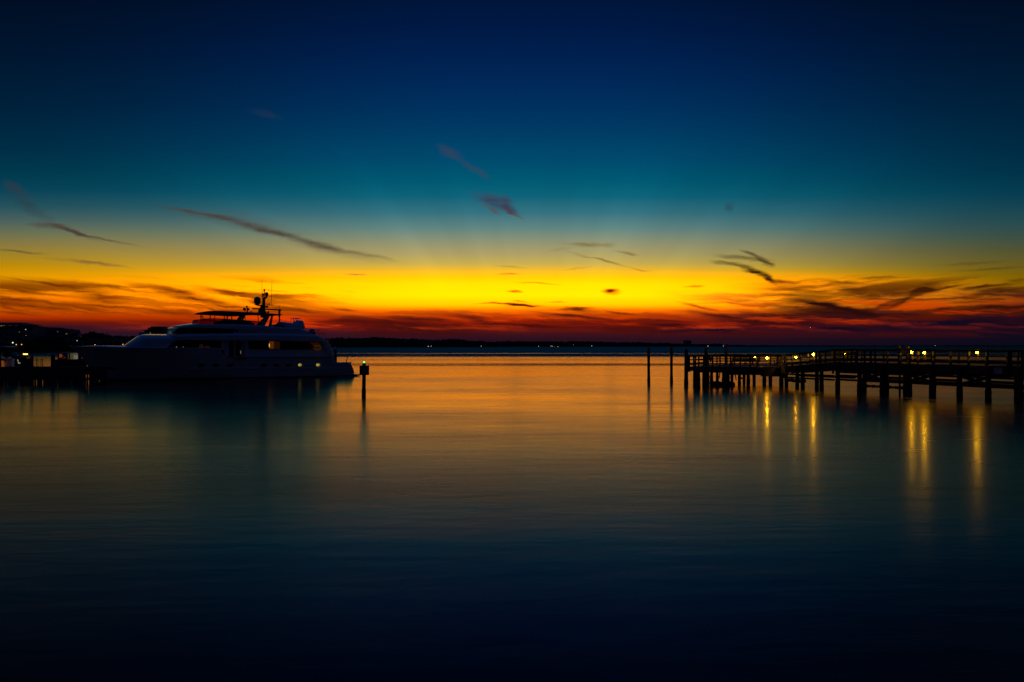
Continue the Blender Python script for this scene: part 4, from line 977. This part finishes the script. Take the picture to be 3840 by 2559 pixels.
# ------------------------------------------------------------------ the wooden pier on the right
V2 = lambda x, y: Vector((x, y, 0))
N0, P1, P2, Q0 = V2(39.3, 40.4), V2(27.06, 66.8), V2(25.15, 74.6), V2(16.75, 75.6)
N0f, P1f, P2f, S0, R0 = V2(42.11, 41.70), V2(29.87, 68.1), V2(28.0, 75.1), V2(27.4, 84.5), V2(22.0, 85.5)
DZ1, DZ2 = 2.45, 1.84
pier = empty('pier', (27, 67, 0), 'dark wooden pier on piles that ramps down to a square pier head', 'pier')
PO = Vector((27, 67, 0))
def L_(v): return Vector(v)-PO
def at_px(a, b, px):
    """point of plan line a-b seen at column px, returned with its parameter"""
    k = (px-1920)/F; d = b-a; t = (k*a.y-a.x)/(d.x-k*d.y); return a+d*t, t
def zline(za, zb, t): return za+(zb-za)*t
def railing(a, b, za, zb, posts, nm='railing', kick=True):
    """posts: parameters along a-b; one rail mesh and a mesh for every post"""
    A, B = L_(a), L_(b); q = MB()
    def bm(z0, h, w):
        q.beam(A+Vector((0, 0, za+z0)), B+Vector((0, 0, zb+z0)), w, h)
    bm(1.065, .045, .20); bm(.985, .11, .05); bm(.63, .085, .045)
    if kick: bm(.225, .22, .05)
    else: bm(.30, .09, .045)
    q.build(nm, M['board'], pier)
    for t in posts:
        p = A+(B-A)*t; z = zline(za, zb, t)
        MB().beam(p+Vector((0, 0, z-.5)), p+Vector((0, 0, z+1.035)), .13, .13).build('railing_post', M['board'], pier)
def span(a, b, sp): n = max(1, round((b-a).length/sp)); return [i/n for i in range(n+1)]
pr = [at_px(N0, P1, x)[1] for x in (3779, 3790, 3701, 3633, 3565, 3502, 3443, 3376, 3328, 3282, 3265, 3242, 3214, 3192, 3164, 3128)]
railing(N0, P1, DZ1, DZ1, sorted([0, .15, .28, .38, .46]+[t for t in pr if t < .99]+[1.0]))
pr = [at_px(P1, P2, x)[1] for x in (3095, 3073, 3060, 3030, 3004, 2971, 2950)]
railing(P1, P2, DZ1, DZ2, [t for t in pr if 0 < t < 1]+[1.0])
pr = [at_px(P2, Q0, x)[1] for x in (2887, 2840, 2813, 2776, 2740, 2700, 2672, 2651, 2608, 2585)]
railing(P2, Q0, DZ2, DZ2, [t for t in pr if 0 < t < 1]+[1.0], kick=False)
railing(Q0, R0, DZ2, DZ2, span(Q0, R0, 1.9)[1:], kick=False); railing(R0, S0, DZ2, DZ2, span(R0, S0, 1.9)[1:], kick=False); railing(S0, P2f, DZ2, DZ2, span(S0, P2f, 2.0)[1:], kick=False)
railing(P2f, P1f, DZ2, DZ1, span(P2f, P1f, 1.9)[1:]); railing(P1f, N0f, DZ1, DZ1, span(P1f, N0f, 2.3)[1:], kick=False)
# decking planks, one mesh for each deck
def decking(a, b, c, d, za, zb, nm='decking'):
    """quad a-b (near) d-c (far), planks laid across"""
    q = MB(); L = max((b-a).length, (c-d).length); n = max(2, int(L/.2)); rn = random.Random(9)
    for i in range(n):
        t0, t1 = i/n, (i+.93)/n
        z0, z1 = zline(za, zb, t0)+rn.uniform(-.004, .004), zline(za, zb, t1)+rn.uniform(-.004, .004)
        p = [L_(a+(b-a)*t0), L_(a+(b-a)*t1), L_(d+(c-d)*t1), L_(d+(c-d)*t0)]; zz = (z0, z1, z1, z0)
        vs = [v+Vector((0, 0, z-.045)) for v, z in zip(p, zz)]+[v+Vector((0, 0, z)) for v, z in zip(p, zz)]
        q.add(vs, [(3, 2, 1, 0), (4, 5, 6, 7), (0, 1, 5, 4), (1, 2, 6, 5), (2, 3, 7, 6), (3, 0, 4, 7)])
    return q.build(nm, M['board'], pier)
decking(N0, P1, P1f, N0f, DZ1, DZ1); decking(P1, P2, P2f, P1f, DZ1, DZ2); decking(Q0, P2, S0, R0, DZ2-.004, DZ2-.004); 
decking(P2, P2f, S0, S0-V2(.05, 0), DZ2-.008, DZ2-.008)
def stringer(a, b, za, zb, h, w=.12, nm='stringer', m='board'):
    return MB().beam(L_(a)+Vector((0, 0, za-h/2)), L_(b)+Vector((0, 0, zb-h/2)), w, h).build(nm, M[m], pier)
dn = (P1-N0).normalized(); nn = Vector((-dn.y, dn.x, 0))*-1   # towards the far side
for off in (.03, 1.0, 2.0, 3.0):
    stringer(N0+nn*off, P1+nn*off, DZ1-.05, DZ1-.05, .56)
dr = (P2-P1).normalized(); nr = Vector((dr.y, -dr.x, 0))
for off in (.03, 1.2, 2.2): stringer(P1+nr*off, P2+nr*off, DZ1-.05, DZ2-.05, .56)
def qpt(px): return at_px(P2, Q0, px)[0]
for a, b, zb in ((2583, 2603, 1.50), (2603, 2733, 1.28), (2733, 2853, 1.06), (2853, 2944, .93)):
    A_, B_ = qpt(a), qpt(b); stringer(A_, B_, DZ2-.05, DZ2-.05, DZ2-.05-zb, .1, 'skirt_board')
for f in (.3, .6, .95): stringer(Q0+(R0-Q0)*f, P2+(S0-P2)*f, DZ2-.06, DZ2-.06, .4)
stringer(Q0, R0, DZ2-.05, DZ2-.05, .4); stringer(R0, S0, DZ2-.05, DZ2-.05, .4); stringer(S0, P2f, DZ2-.05, DZ2-.05, .4)
# piles of the trestle
def ppile(p, ztop, r=.19, seed=0):
    q = MB(); rn = random.Random(seed); pts = []; rs = []; l = L_(p)
    ln = (rn.uniform(-.01, .01), rn.uniform(-.01, .01))
    for z in [-2.2, -.1, .08, .2, .32, .45, .58, .72, .9, 1.2, ztop]:
        pts.append((l.x+ln[0]*z, l.y+ln[1]*z, z)); rs.append(r*(1.14+rn.uniform(-.09, .10) if z < .8 else 1.0))
    q.tube(pts, rs, 12); return q.build('pile', M['barn'], pier, smooth=True)
dirN = (P1-N0)
pxs = [3832, 3711, 3603, 3499, 3401, 3313, 3228, 3146]
ts_ = [at_px(N0, P1, x)[1] for x in pxs]; st_ = (ts_[0]-ts_[3])/3
ts_ = [ts_[0]-(ts_[3]-ts_[0])/3*k for k in (4, 3, 2, 1)]+ts_
ts_ = [t for t in ts_ if t > 0.0]; ts_.sort()
for i, t in enumerate(ts_):
    p = N0+dirN*t
    ppile(p-nn*.14, DZ1-.05, .175, i); ppile(p+nn*2.95, DZ1-.62, .165, i+50)
    A_, B_ = p-nn*.35, p+nn*3.25
    MB().beam(L_(A_)+Vector((0, 0, 1.72)), L_(B_)+Vector((0, 0, 1.72)), .14, .2).build('cap_beam', M['board'], pier)
for i, (t0, t1) in enumerate(zip(ts_, ts_[1:])):
    k = len(ts_)-2-i      # bays counted from the ramp end
    X = (k % 2 == 1)
    for off, tg in ((-.02, 0), (2.8, 1)):
        a, b = N0+dirN*t0+nn*off, N0+dirN*t1+nn*off
        q = MB()
        def bd(z, h): q.beam(L_(a)+Vector((0, 0, z)), L_(b)+Vector((0, 0, z)), .06, h)
        bd(1.00, .17)
        if tg == 0:
            bd(1.62, .15)
            if X:
                q.beam(L_(a)+Vector((0, 0, 1.08)), L_(b)+Vector((0, 0, 1.68)), .05, .24); q.beam(L_(a)+nn*.08+Vector((0, 0, 1.68)), L_(b)+nn*.08+Vector((0, 0, 1.08)), .05, .24)
            else: bd(1.33, .19)
        q.build('brace', M['board'], pier)
    if k in (1, 2, 7): 
        a, b = N0+dirN*t0-nn*.1, N0+dirN*t1-nn*.1; q = MB(); n = 9; rn = random.Random(i)
        for j in range(n):
            u0, u1 = j/n, (j+1)/n; q.beam(L_(a+(b-a)*u0)+Vector((0, 0, .60)), L_(a+(b-a)*u1)+Vector((0, 0, .60)), .14, .2+rn.uniform(-.05, .05))
        q.build('waterline_beam', M['barn'], pier)
for i, px in enumerate((3085, 3067, 3014, 2993)):
    p, t = at_px(P1, P2, px); ppile(p-nr*.1, zline(DZ1, DZ2, t)-.1, .16, 100+i)
for z in (1.28, .96):
    MB().beam(L_(P1)+Vector((0, 0, z)), L_(P2)+Vector((0, 0, z-.08)), .06, .16).build('brace', M['board'], pier)
MB().beam(L_(P1+nr*2)+Vector((0, 0, 1.1)), L_(P2+nr*2)+Vector((0, 0, 1.0)), .06, .16).build('brace', M['board'], pier)
q = MB(); a, b = at_px(P1, P2, 2952)[0], at_px(P1, P2, 3020)[0]
for j in range(8): q.beam(L_(a+(b-a)*(j/8))+Vector((0, 0, .62+.03*(j % 3))), L_(a+(b-a)*((j+1)/8))+Vector((0, 0, .62+.03*((j+1) % 3))), .16, .28)
q.build('waterline_beam', M['barn'], pier)
for i, (px, off, r) in enumerate([(2606, .15, .17), (2619, .3, .17), (2668, 2.2, .15), (2690, 3.8, .13), (2714, .3, .17), (2730, 1.8, .17), (2773, 4.5, .14), (2806, 1.0, .16), (2828, 5.0, .14), (2866, .8, .16), (2889, 3.2, .16), (2930, .4, .18), (2949, 1.6, .16), (2640, .4, .16), (2655, 5.5, .14), (2745, 8.5, .14), (2790, 8.8, .14)]):
    p = qpt(px); v = Vector((p.x, p.y, 0)).normalized(); ppile(p+v*off, DZ2-.06, r, 200+i)
q = MB(); a, b = qpt(2776), qpt(2790); q.add([L_(a)+Vector((0, .1, .98)), L_(b)+Vector((0, .1, .72)), L_(a)+Vector((0, .1, .62)), L_(a)+Vector((0, .2, .98)), L_(b)+Vector((0, .2, .72)), L_(a)+Vector((0, .2, .62))], [(0, 2, 1), (3, 4, 5), (0, 1, 4, 3), (1, 2, 5, 4), (2, 0, 3, 5)]); q.build('knee_brace', M['board'], pier)

gm = bpy.data.materials.new('amber_globe'); gm.use_nodes = True; nt = gm.node_tree; N_ = nt.nodes  # glow halo of the bulbs, added as a see-through emissive shell
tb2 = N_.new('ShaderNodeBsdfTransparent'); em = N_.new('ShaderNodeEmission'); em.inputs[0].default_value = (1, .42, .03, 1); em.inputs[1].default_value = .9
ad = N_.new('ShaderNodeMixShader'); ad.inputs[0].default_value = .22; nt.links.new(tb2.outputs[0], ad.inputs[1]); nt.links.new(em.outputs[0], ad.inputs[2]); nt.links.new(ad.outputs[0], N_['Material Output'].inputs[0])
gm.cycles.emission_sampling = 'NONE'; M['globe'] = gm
# lamps along the pier: bracket, hood and amber bulb, facing the walk
def pier_lamp(px, py, d, r, m, label):
    g = G(px, d); z = zat(py, d)
    t = empty('pier_lamp', (g.x, g.y, z), label, 'lamp', 'amber lamps along the pier')
    MB().ball((0, 0, 0), r, (1, 1, 1.15), 14, 9).build('bulb', m, t, smooth=True)
    MB().ball((0, 0, -.01), r*1.75, (1, 1, 1.1), 16, 10).build('globe', M['globe'], t, smooth=True)  # added shell that gives the bulb its halo
    MB().lathe((0, 0, r*1.75), [(r*.5, 0), (r*1.5, .01), (r*1.25, .035), (r*.5, .06)], 14).build('hood', M['darkmetal'], t)
    MB().tube([(0, 0, r*1.75+.05), (.05, .05, r*1.75+.09), (.14, .14, r*1.75+.09)], .018, 6).build('bracket', M['darkmetal'], t)
    MB().box((.17, .17, -.22), (.07, .07, .85)).build('lamp_post', M['board'], t)
PLs = [(2831, 1340.5, 84.0, .05, 'bulb_dim', 'faint amber lamp, leftmost of all the lamps on the pier'),
      (2876, 1343, 76.6, .095, 'bulb', 'bright amber lamp on the pier head beside the slatted chair'),
      (2985, 1341, 73.8, .080, 'bulb', 'lower amber lamp at the foot of the ramp'),
      (3050, 1329.5, 71.0, .095, 'bulb', 'bright amber lamp halfway up the ramp'),
      (3167, 1326.8, 69.2, .045, 'bulb_dim', 'faint amber lamp in front of the picket gate'),
      (3418, 1321.5, 61.6, .085, 'bulb', 'amber lamp just right of the boxy cleaning stand'),
      (3466, 1322.5, 60.0, .085, 'bulb', 'amber lamp above the small slatted bench'),
      (3664, 1321.5, 55.2, .080, 'bulb', 'amber lamp farthest to the right on the pier')]
def by_rail(px):
    a, b, n_ = (N0, P1, nn) if px > 3135 else ((P1, P2, nr) if px > 2930 else (P2, Q0, V2(0, 1)))
    return at_px(a+n_*.26, b+n_*.26, px)[0].y
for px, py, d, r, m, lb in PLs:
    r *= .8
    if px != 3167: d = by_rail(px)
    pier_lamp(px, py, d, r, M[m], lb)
# rails that catch the lamplight on the far side
# picket gate at the top of the ramp
gA, gB = G(3124, 70.5), G(3208, 73.0)
gt = empty('picket_gate', gA, 'picket gate with upright slats at the top of the ramp', 'gate')
v = gB-gA; q = MB(); n = 22
for i in range(n+1):
    p = v*(i/n); q.box((p.x, p.y, 2.92), (.045, .045, .95))
for i in range(n+1): pass
q.build('pickets', M['board'], gt)
q = MB(); q.beam(Vector((0, 0, 3.40)), v+Vector((0, 0, 3.52)), .1, .09); q.beam(Vector((0, 0, 2.47)), v+Vector((0, 0, 2.47)), .08, .07); q.build('frame', M['board'], gt)
for k in (0, 1):
    p = v*k; MB().box((p.x, p.y, 2.4), (.14, .14, 2.1)).build('gate_post', M['board'], gt)
# benches, slatted chair, hanging bundle, cleaning stand, sign, float
def bench(px0, px1, d, zd, label, slats=4, nm='bench'):
    a, b = G(px0, d), G(px1, d); w = b.x-a.x
    t = empty(nm, ((a.x+b.x)/2, d, zd), label, 'bench')
    q = MB()
    for k in range(slats): q.box((0, -.28-.03*k, .5+.115*k), (w, .03, .085))
    q.build('backrest', M['board'], t)
    q = MB()
    for k in range(4): q.box((0, -.2+.12*k, .44), (w, .1, .035))
    q.build('seat', M['board'], t)
    for x in (-w/2+.12, w/2-.12, 0) if w > 1.8 else (-w/2+.1, w/2-.1):
        q = MB(); q.box((x, -.2, .21), (.07, .07, .42)); q.box((x, .2, .21), (.07, .07, .42)); q.box((x, 0, .4), (.06, .44, .05)); q.box((x, -.315, .66), (.06, .05, .5)); q.build('leg_frame', M['board'], t)
bench(2742, 2848, 80.5, DZ2, 'long slatted bench on the pier head between the third tall pile and the lamp')
bench(3453, 3503, 61.0, DZ1, 'small slatted bench under the right one of the close lamp pair', 3)
g = G(2919, 77.2); t = empty('slatted_chair', (g.x, g.y, DZ2), 'slatted deck chair between the pier head lamp and the ramp', 'chair')
q = MB()
for k in range(6): q.beam(Vector((-.25+.1*k, -.3, .3)), Vector((-.3+.12*k, -.52, 1.05-.02*abs(k-2.5))), .075, .02)
q.build('backrest', M['board'], t)
q = MB()
for k in range(5): q.box((0, -.25+.11*k, .33+.02*k), (.55, .09, .025))
q.build('seat', M['board'], t)
for sx in (-1, 1):
    MB().beam(Vector((sx*.3, -.45, .02)), Vector((sx*.3, .35, .42)), .05, .1).build('leg', M['board'], t); MB().box((sx*.3, .33, .3), (.06, .06, .6)).build('leg', M['board'], t)
    MB().box((sx*.33, -.05, .62), (.12, .75, .03)).build('armrest', M['board'], t)
g = G(2664, 77.5); zc = zat(1347, 77.5)
t = empty('hanging_bundle', (g.x, g.y, zc), 'dark bundle hung from two cords beside the second tall pier pile', 'bundle')
MB().tube([(0, 0, -.22), (0, 0, -.1), (0, 0, .12), (0, 0, .2)], [.07, .13, .15, .1], 10).build('bag', M['canvas'], t, smooth=True)
for sx in (-1, 1): MB().tube([(sx*.1, 0, .16), (sx*.28, 0, .42)], .015, 5).build('cord', M['darkmetal'], t)
g = G(3391, 60.0)
t = empty('cleaning_stand', (g.x, g.y, DZ1), 'boxy dark fish cleaning stand left of the close pair of lamps', 'stand')
MB().box((-.02, 0, zat(1316, 60)-DZ1), (.84, .5, .36)).build('cabinet', M['canvas'], t, bevel=.02)
for sx, sy in ((-1, -1), (1, -1), (-1, 1), (1, 1)):
    MB().box((sx*.33, sy*.2, .36), (.09, .09, .72)).build('leg', M['board'], t)
MB().box((0, 0, .35), (.7, .42, .04)).build('shelf', M['board'], t)
pile(3374, 1294.5, 62.2, .07, 'thin square-topped pole behind the left end of the cleaning stand', None, 'poles by the cleaning stand', 'mooring_pole')
pile(3407, 1293, 62.6, .15, 'pointed pile behind the right end of the cleaning stand', None, 'poles by the cleaning stand')
a = at_px(N0, P1, 3729)[0]; b = at_px(N0, P1, 3760)[0]; c = (a+b)/2-nn*.06
t = tag(MB().box((0, 0, 0), (.60, .02, .41)).build('sign_board', M['grey'], None), 'small pale rectangular sign fixed to the side of the pier', 'sign')
t.location = (c.x, c.y, zat(1391, c.y)); t.rotation_euler = (0, 0, math.atan2(dn.y, dn.x))
d = 76.2; g = G(2710, d)
t = empty('float', (g.x, g.y, 0), 'low dark float with two slanted pale pipes beneath the pier head', 'float')
q = MB(); w = 47/F*d
q.lathe((-w*.5, 0, 0), [(.3, -.2), (w*.46, -.1), (w*.5, .1), (w*.44, .34), (w*.3, .42)], 14); 
for i in range(len(q.v)): x, y, z = q.v[i]; q.v[i] = (x, y*.55, z)
q.build('float_body', M['canvas'], t, smooth=True)
q = MB(); q.lathe((w*.5, 0, 0), [(.3, -.2), (w*.46, -.1), (w*.52, .1), (w*.46, .30), (w*.3, .40)], 14)
for i in range(len(q.v)): x, y, z = q.v[i]; q.v[i] = (x, y*.55, z)
q.build('float_body', M['grey'] if False else M['barn'], t, smooth=True)
for (xa, ya_), (xb, yb_) in (((2697, 1366), (2692, 1418)), ((2746, 1379), (2755, 1424))):
    MB().tube([((xa-2710)/F*d, -.5, zat(ya_, d)), ((xb-2710)/F*d, -.5, zat(yb_, d))], .055, 8).build('pipe', M['cap'], t, smooth=True)

# ------------------------------------------------------------------ the low dock on the left
DD = 80.0; DH = HC-79/F*80.0
def X_(px, d=DD): return (px-1920)/F*d
dock = empty('dock', (X_(100), DD, 0), 'low dark dock at the left edge, running behind the yacht bow', 'dock')
ox = X_(100)
q = MB(); rn = random.Random(2); x = X_(-330)
while x < X_(384)-.1:
    q.box((x+.09-ox, 1.25, DH-.03+rn.uniform(-.004, .004)), (.17, 2.6, .05)); x += .185
q.build('decking', M['board'], dock)
for yy in (.0, 1.2, 2.4): MB().box(((X_(-330)+X_(384))/2-ox, yy+.02, DH-.2), (X_(384)-X_(-330), .08, .28)).build('stringer', M['board'], dock)
MB().box(((X_(-330)+X_(384))/2-ox, -.08, (DH-.05+.93)/2), (X_(384)-X_(-330), .08, DH-.05-.93)).build('fascia', M['board'], dock)
MB().box(((X_(-330)+X_(384))/2-ox, -.05, .50), (X_(384)-X_(-330), .06, .20)).build('fascia', M['board'], dock)
lows = [18, 30, 62, 73, 129, 139, 162, 218, 272, 315, 325, 334, 374]; ups = [30, 73, 218, 272, 325, 334]
for slits, z0, z1 in ((lows, -.35, .40), (ups, .60, .93)):
    edges = [-330]
    for sx in slits: edges += [sx-1.7, sx+1.7]
    edges.append(384)
    for a, b in zip(edges[::2], edges[1::2]):
        x0, x1 = X_(a), X_(b); MB().box(((x0+x1)/2-ox, -.08, (z0+z1)/2), (x1-x0, .07, z1-z0)).build('skirt_board', M['board'], dock)
for px in (-300, -200, -100, 10, 145, 255, 350):
    q = MB(); q.tube([(X_(px)-ox, 2.2, -2), (X_(px)-ox, 2.2, DH-.1)], .17, 10); q.build('pile', M['barn'], dock, smooth=True)
pile(-3, 1325, 79.3, .19, 'pointed dock piling cut by the left edge of the picture', M['darkmetal'], 'dock pilings')
pile(88, 1331, 78.9, .25, 'thick blunt dock piling that carries the yellow lantern', M['darkmetal'], 'dock pilings', capr=.3)
pile(119, 1326, 79.5, .17, 'slim pointed dock piling between the lantern piling and the ladder', M['darkmetal'], 'dock pilings')
pile(198.5, 1326.5, 79.4, .21, 'stout pointed dock piling between the ladder and the work boat', M['darkmetal'], 'dock pilings')
g = G(219, 80.6); t = empty('mooring_pole', (g.x, g.y, DH), 'thin leaning pole on the dock just left of the work boat', 'pole')
MB().tube([(-.08, 0, 0), (.05, 0, zat(1323, 80.6)-DH)], [.075, .06], 8).build('pole', M['wood'], t, smooth=True)
MB().ball((.05, 0, zat(1323, 80.6)-DH), .08, n=10, m=6).build('cap', M['darkmetal'], t)
# dock box
g = G(30, 81.0); t = empty('dock_box', (g.x, g.y, DH), 'pale dock storage box on the dock beside the orange crate', 'box')
MB().box((0, 0, .36), (1.0, .6, .68)).build('box_body', M['white'], t, bevel=.03)
MB().prism([(-.56, .70), (.56, .70), (.50, .86), (-.50, .88)], -.34, .34).build('lid', M['white'], t, bevel=.02)
MB().box((-.2, -.32, .58), (.3, .03, .05)).build('latch', M['darkmetal'], t)
g = G(1, 80.6); t = empty('crate', (g.x, g.y, DH), 'orange lit crate at the left edge on the dock', 'crate')
oc = glow('orange_lit_plastic', (1.0, .25, .03), .16)  # crate is no lamp: the light on it is put in as glow
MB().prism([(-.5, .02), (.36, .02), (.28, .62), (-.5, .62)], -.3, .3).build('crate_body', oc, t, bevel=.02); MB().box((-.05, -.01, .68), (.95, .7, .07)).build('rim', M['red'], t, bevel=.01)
# lantern on the thick piling
g = G(96, 78.9); t = empty('lantern', (g.x, g.y, zat(1336, 78.9)), 'yellow lantern shining on top of the thick dock piling', 'lamp')
MB().box((0, 0, 0), (.34, .3, .26)).build('housing', mat('amber_housing', (.35, .22, .03), .4, nscale=4), t, bevel=.03)
MB().box((0, -.03, .19), (.32, .26, .10)).build('lamp', glow('yellow_tube', (1.0, .66, .08), 3.5), t, bevel=.02)
MB().prism([(-.2, .245), (.2, .245), (.12, .33), (-.12, .33)], -.17, .17).build('hood', M['darkmetal'], t)
# ladder hand rails
g = G(148, 80.6); t = empty('dock_ladder', (g.x, g.y, DH), 'pair of looped ladder handrails standing on the dock', 'ladder')
for cx in (139.5, 156.5):
    c = X_(cx, 80.6)-g.x; r = 3.0/F*80.6; h = zat(1346, 80.6)-DH
    pts = [(c-r, 0, -.6), (c-r, 0, h-r)]+[(c-r*math.cos(a), 0, h-r+r*math.sin(a)) for a in (.5, 1.05, 1.57, 2.1, 2.64)]+[(c+r, 0, h-r), (c+r, 0, -.6)]
    MB().tube(pts, .032, 7).build('handrail', M['darkmetal'], t, smooth=True)
q = MB()
for k in range(4): q.box((0, -.05, -.1-.28*k), (.35, .12, .04))
q.build('rungs', M['steel'], t)
# small motor boat behind the dock
d = 100.5; g = G(66, d); t = empty('small_motorboat', (g.x, g.y, 0), 'small open motorboat with outboards and a pale canopy behind the dock', 'boat')
def bx(px): return X_(px, d)-g.x
hb = [(bx(18), 0), (bx(106), -.1), (bx(109), .6), (bx(118), zat(1344, d)), (bx(96), zat(1345, d)), (bx(60), zat(1347, d)), (bx(22), zat(1350, d))]
mbv = MB(); st = [(bx(16), 1.0, .1, zat(1350, d)), (bx(40), 1.15, .0, zat(1349, d)), (bx(70), 1.15, 0, zat(1347, d)), (bx(92), .95, .0, zat(1345.5, d)), (bx(106), .55, .1, zat(1344.5, d)), (bx(117), .06, zat(1352, d), zat(1344, d))]
vs = []; 
for s, w, zb_, zt_ in st: vs += [(s, -w, zt_), (s, -w*.92, (zb_+zt_)/2), (s, -w*.5, zb_), (s, 0, zb_-.25), (s, w*.5, zb_), (s, w*.92, (zb_+zt_)/2), (s, w, zt_)]
fs = []
for i in range(len(st)-1):
    for k in range(7): k2 = (k+1) % 7; fs.append((i*7+k, (i+1)*7+k, (i+1)*7+k2, i*7+k2))
fs.append(tuple(range(6, -1, -1))); fs.append(tuple(range(35, 42)))
mbv.add(vs, fs).build('hull', mat('navy_hull', (.03, .04, .07), .3, nscale=3), t, smooth=True)
for cx, yy, r in ((30, -.3, .42), (47, .3, .46)):
    c = bx(cx); zt_ = zat(1323, d); zb_ = zat(1340, d)
    eng = MB().lathe((c, yy, zb_), [(r*.7, 0), (r*.95, .1), (r, .3), (r*.85, .48), (r*.4, zt_-zb_)], 14).build('outboard', M['canvas'] if cx == 30 else M['grey'], t, smooth=True)
    MB().box((c, yy, zb_-.35), (.2, .18, .8)).build('engine_leg', M['darkmetal'], eng)
MB().tube([(bx(54), 0, zat(1328.5, d)), (bx(74), 0, zat(1328.5, d)), (bx(78), 0, zat(1331, d)), (bx(79), 0, zat(1346, d))], .035, 7).build('boat_rail', M['darkmetal'], t, smooth=True)
MB().prism([(bx(53), zat(1346, d)), (bx(53), zat(1336.5, d)), (bx(66), zat(1335.5, d)), (bx(70), zat(1340, d)), (bx(70), zat(1346, d))], -.6, .6).build('console', M['canvas'], t, bevel=.03)
q = MB(); q.prism([(bx(8), zat(1302.5, d)), (bx(10), zat(1299.8, d)), (bx(28), zat(1298.6, d)), (bx(42), zat(1299.5, d)), (bx(51), zat(1302.8, d)), (bx(48), zat(1303.4, d))], -1.0, 1.0); q.build('canopy', M['white'], t, bevel=.02)
for px, yy in ((16, -.8), (16, .8), (46, -.8), (46, .8)):
    MB().tube([(bx(px), yy, zat(1303, d)), (bx(px+(2 if px < 20 else -3)), yy, zat(1349, d))], .03, 6).build('canopy_pole', M['darkmetal'], t)
for px, py in ((66, 1351), (68.5, 1355), (69, 1359.5), (70.5, 1363), (74.5, 1362.2), (78.8, 1362.8)):
    gg = G(px, 81.0); tt = empty('deck_light', (gg.x, gg.y, zat(py, 81.0)), {66: 'topmost of the six tiny white lights beside the thick dock piling', 68.5: 'second tiny white light from the top beside the dock piling', 69: 'third tiny white light from the top beside the dock piling', 70.5: 'left end one of the row of three tiny white dock lights', 74.5: 'middle one of the row of three tiny white dock lights', 78.8: 'right end one of the row of three tiny white dock lights'}[px], 'light', 'tiny white lights on the dock')
    MB().ball((0, 0, 0), .042, n=8, m=5).build('bulb', glow('dock_bulb', (1.0, .92, .65), .4) if 'dock_bulb' not in bpy.data.materials else bpy.data.materials['dock_bulb'], tt)
    MB().box((0, .07, 0), (.06, .05, .08)).build('light_socket', M['darkmetal'], tt)
# work boat with life ring
d = 99.0; g = G(256, d); t = empty('work_boat', (g.x, g.y, 0), 'dark work boat with a grey cabin and red life ring behind the dock', 'boat')
st = [(bx(217), .9, .1, zat(1348, d)), (bx(240), 1.3, 0, zat(1348.5, d)), (bx(280), 1.3, 0, zat(1348.5, d)), (bx(305), 1.0, 0, zat(1347, d)), (bx(325), .08, .9, zat(1344, d))]
vs = []; fs = []
for s, w, zb_, zt_ in st: vs += [(s, -w, zt_), (s, -w*.95, (zb_+zt_)/2), (s, -w*.5, zb_-.1), (s, w*.5, zb_-.1), (s, w*.95, (zb_+zt_)/2), (s, w, zt_)]
for i in range(len(st)-1):
    for k in range(6): k2 = (k+1) % 6; fs.append((i*6+k, (i+1)*6+k, (i+1)*6+k2, i*6+k2))
fs.append(tuple(range(5, -1, -1))); fs.append(tuple(range(24, 30)))
MB().add(vs, fs).build('hull', M['boot'], t, smooth=True)
zc0, zc1 = zat(1348.5, d), zat(1324.5, d)
MB().box(((bx(236)+bx(268))/2, 0, (zc0+zc1)/2), (bx(268)-bx(236), 1.7, zc1-zc0)).build('cabin', M['grey'], t, bevel=.03)
MB().box(((bx(233)+bx(290))/2, 0, zc1+.04), (bx(290)-bx(233), 1.95, .07)).build('cabin_roof', M['white'], t, bevel=.02)
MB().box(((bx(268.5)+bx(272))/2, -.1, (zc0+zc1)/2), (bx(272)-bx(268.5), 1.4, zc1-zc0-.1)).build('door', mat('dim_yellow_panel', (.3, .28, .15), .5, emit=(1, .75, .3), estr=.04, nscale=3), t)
MB().box((bx(274.5), -.85, (zc0+zc1)/2), (.12, .1, zc1-zc0)).build('cabin_post', M['darkmetal'], t)
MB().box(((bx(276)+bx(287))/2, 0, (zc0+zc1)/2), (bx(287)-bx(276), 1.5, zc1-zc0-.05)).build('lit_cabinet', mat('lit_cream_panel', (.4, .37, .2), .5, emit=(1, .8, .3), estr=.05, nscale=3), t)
MB().box(((bx(287.5)+bx(294))/2, 0, zat(1340, d)), (bx(294)-bx(287.5), 1.2, zat(1333, d)-zat(1347, d))).build('lit_window', mat('lit_white_panel', (.5, .5, .5), .5, emit=(1, .92, .8), estr=.11, nscale=3), t)
q = MB(); cx, cz, R1 = bx(242.5), zat(1334.5, d), .155; n = 20; vs = []; fs = []
for i in range(n):
    a = 2*math.pi*i/n
    for j in range(6):
        b = 2*math.pi*j/6; rr = R1+.045*math.cos(b); vs.append((cx+rr*math.cos(a), -.91+.045*math.sin(b), cz+rr*math.sin(a)))
for i in range(n):
    for j in range(6): fs.append((i*6+j, i*6+(j+1) % 6, ((i+1) % n)*6+(j+1) % 6, ((i+1) % n)*6+j))
q.add(vs, fs).build('life_ring', mat('orange_ring', (.6, .12, .03), .5, emit=(1, .22, .04), estr=.22, nscale=5), t, smooth=True)  # light falling on the ring is put into its material as glow
MB().box((bx(256), -.88, zat(1342, d)), (.2, .03, .14)).build('red_placard', mat('red_placard', (.5, .05, .03), .5, emit=(1, .1, .03), estr=.08, nscale=5), t)  # placard likewise has its light put in as glow
MB().tube([(bx(222), -.7, zat(1337, d)), (bx(236), -.9, zat(1341.5, d))], .02, 5).build('mooring_line', M['darkmetal'], t)
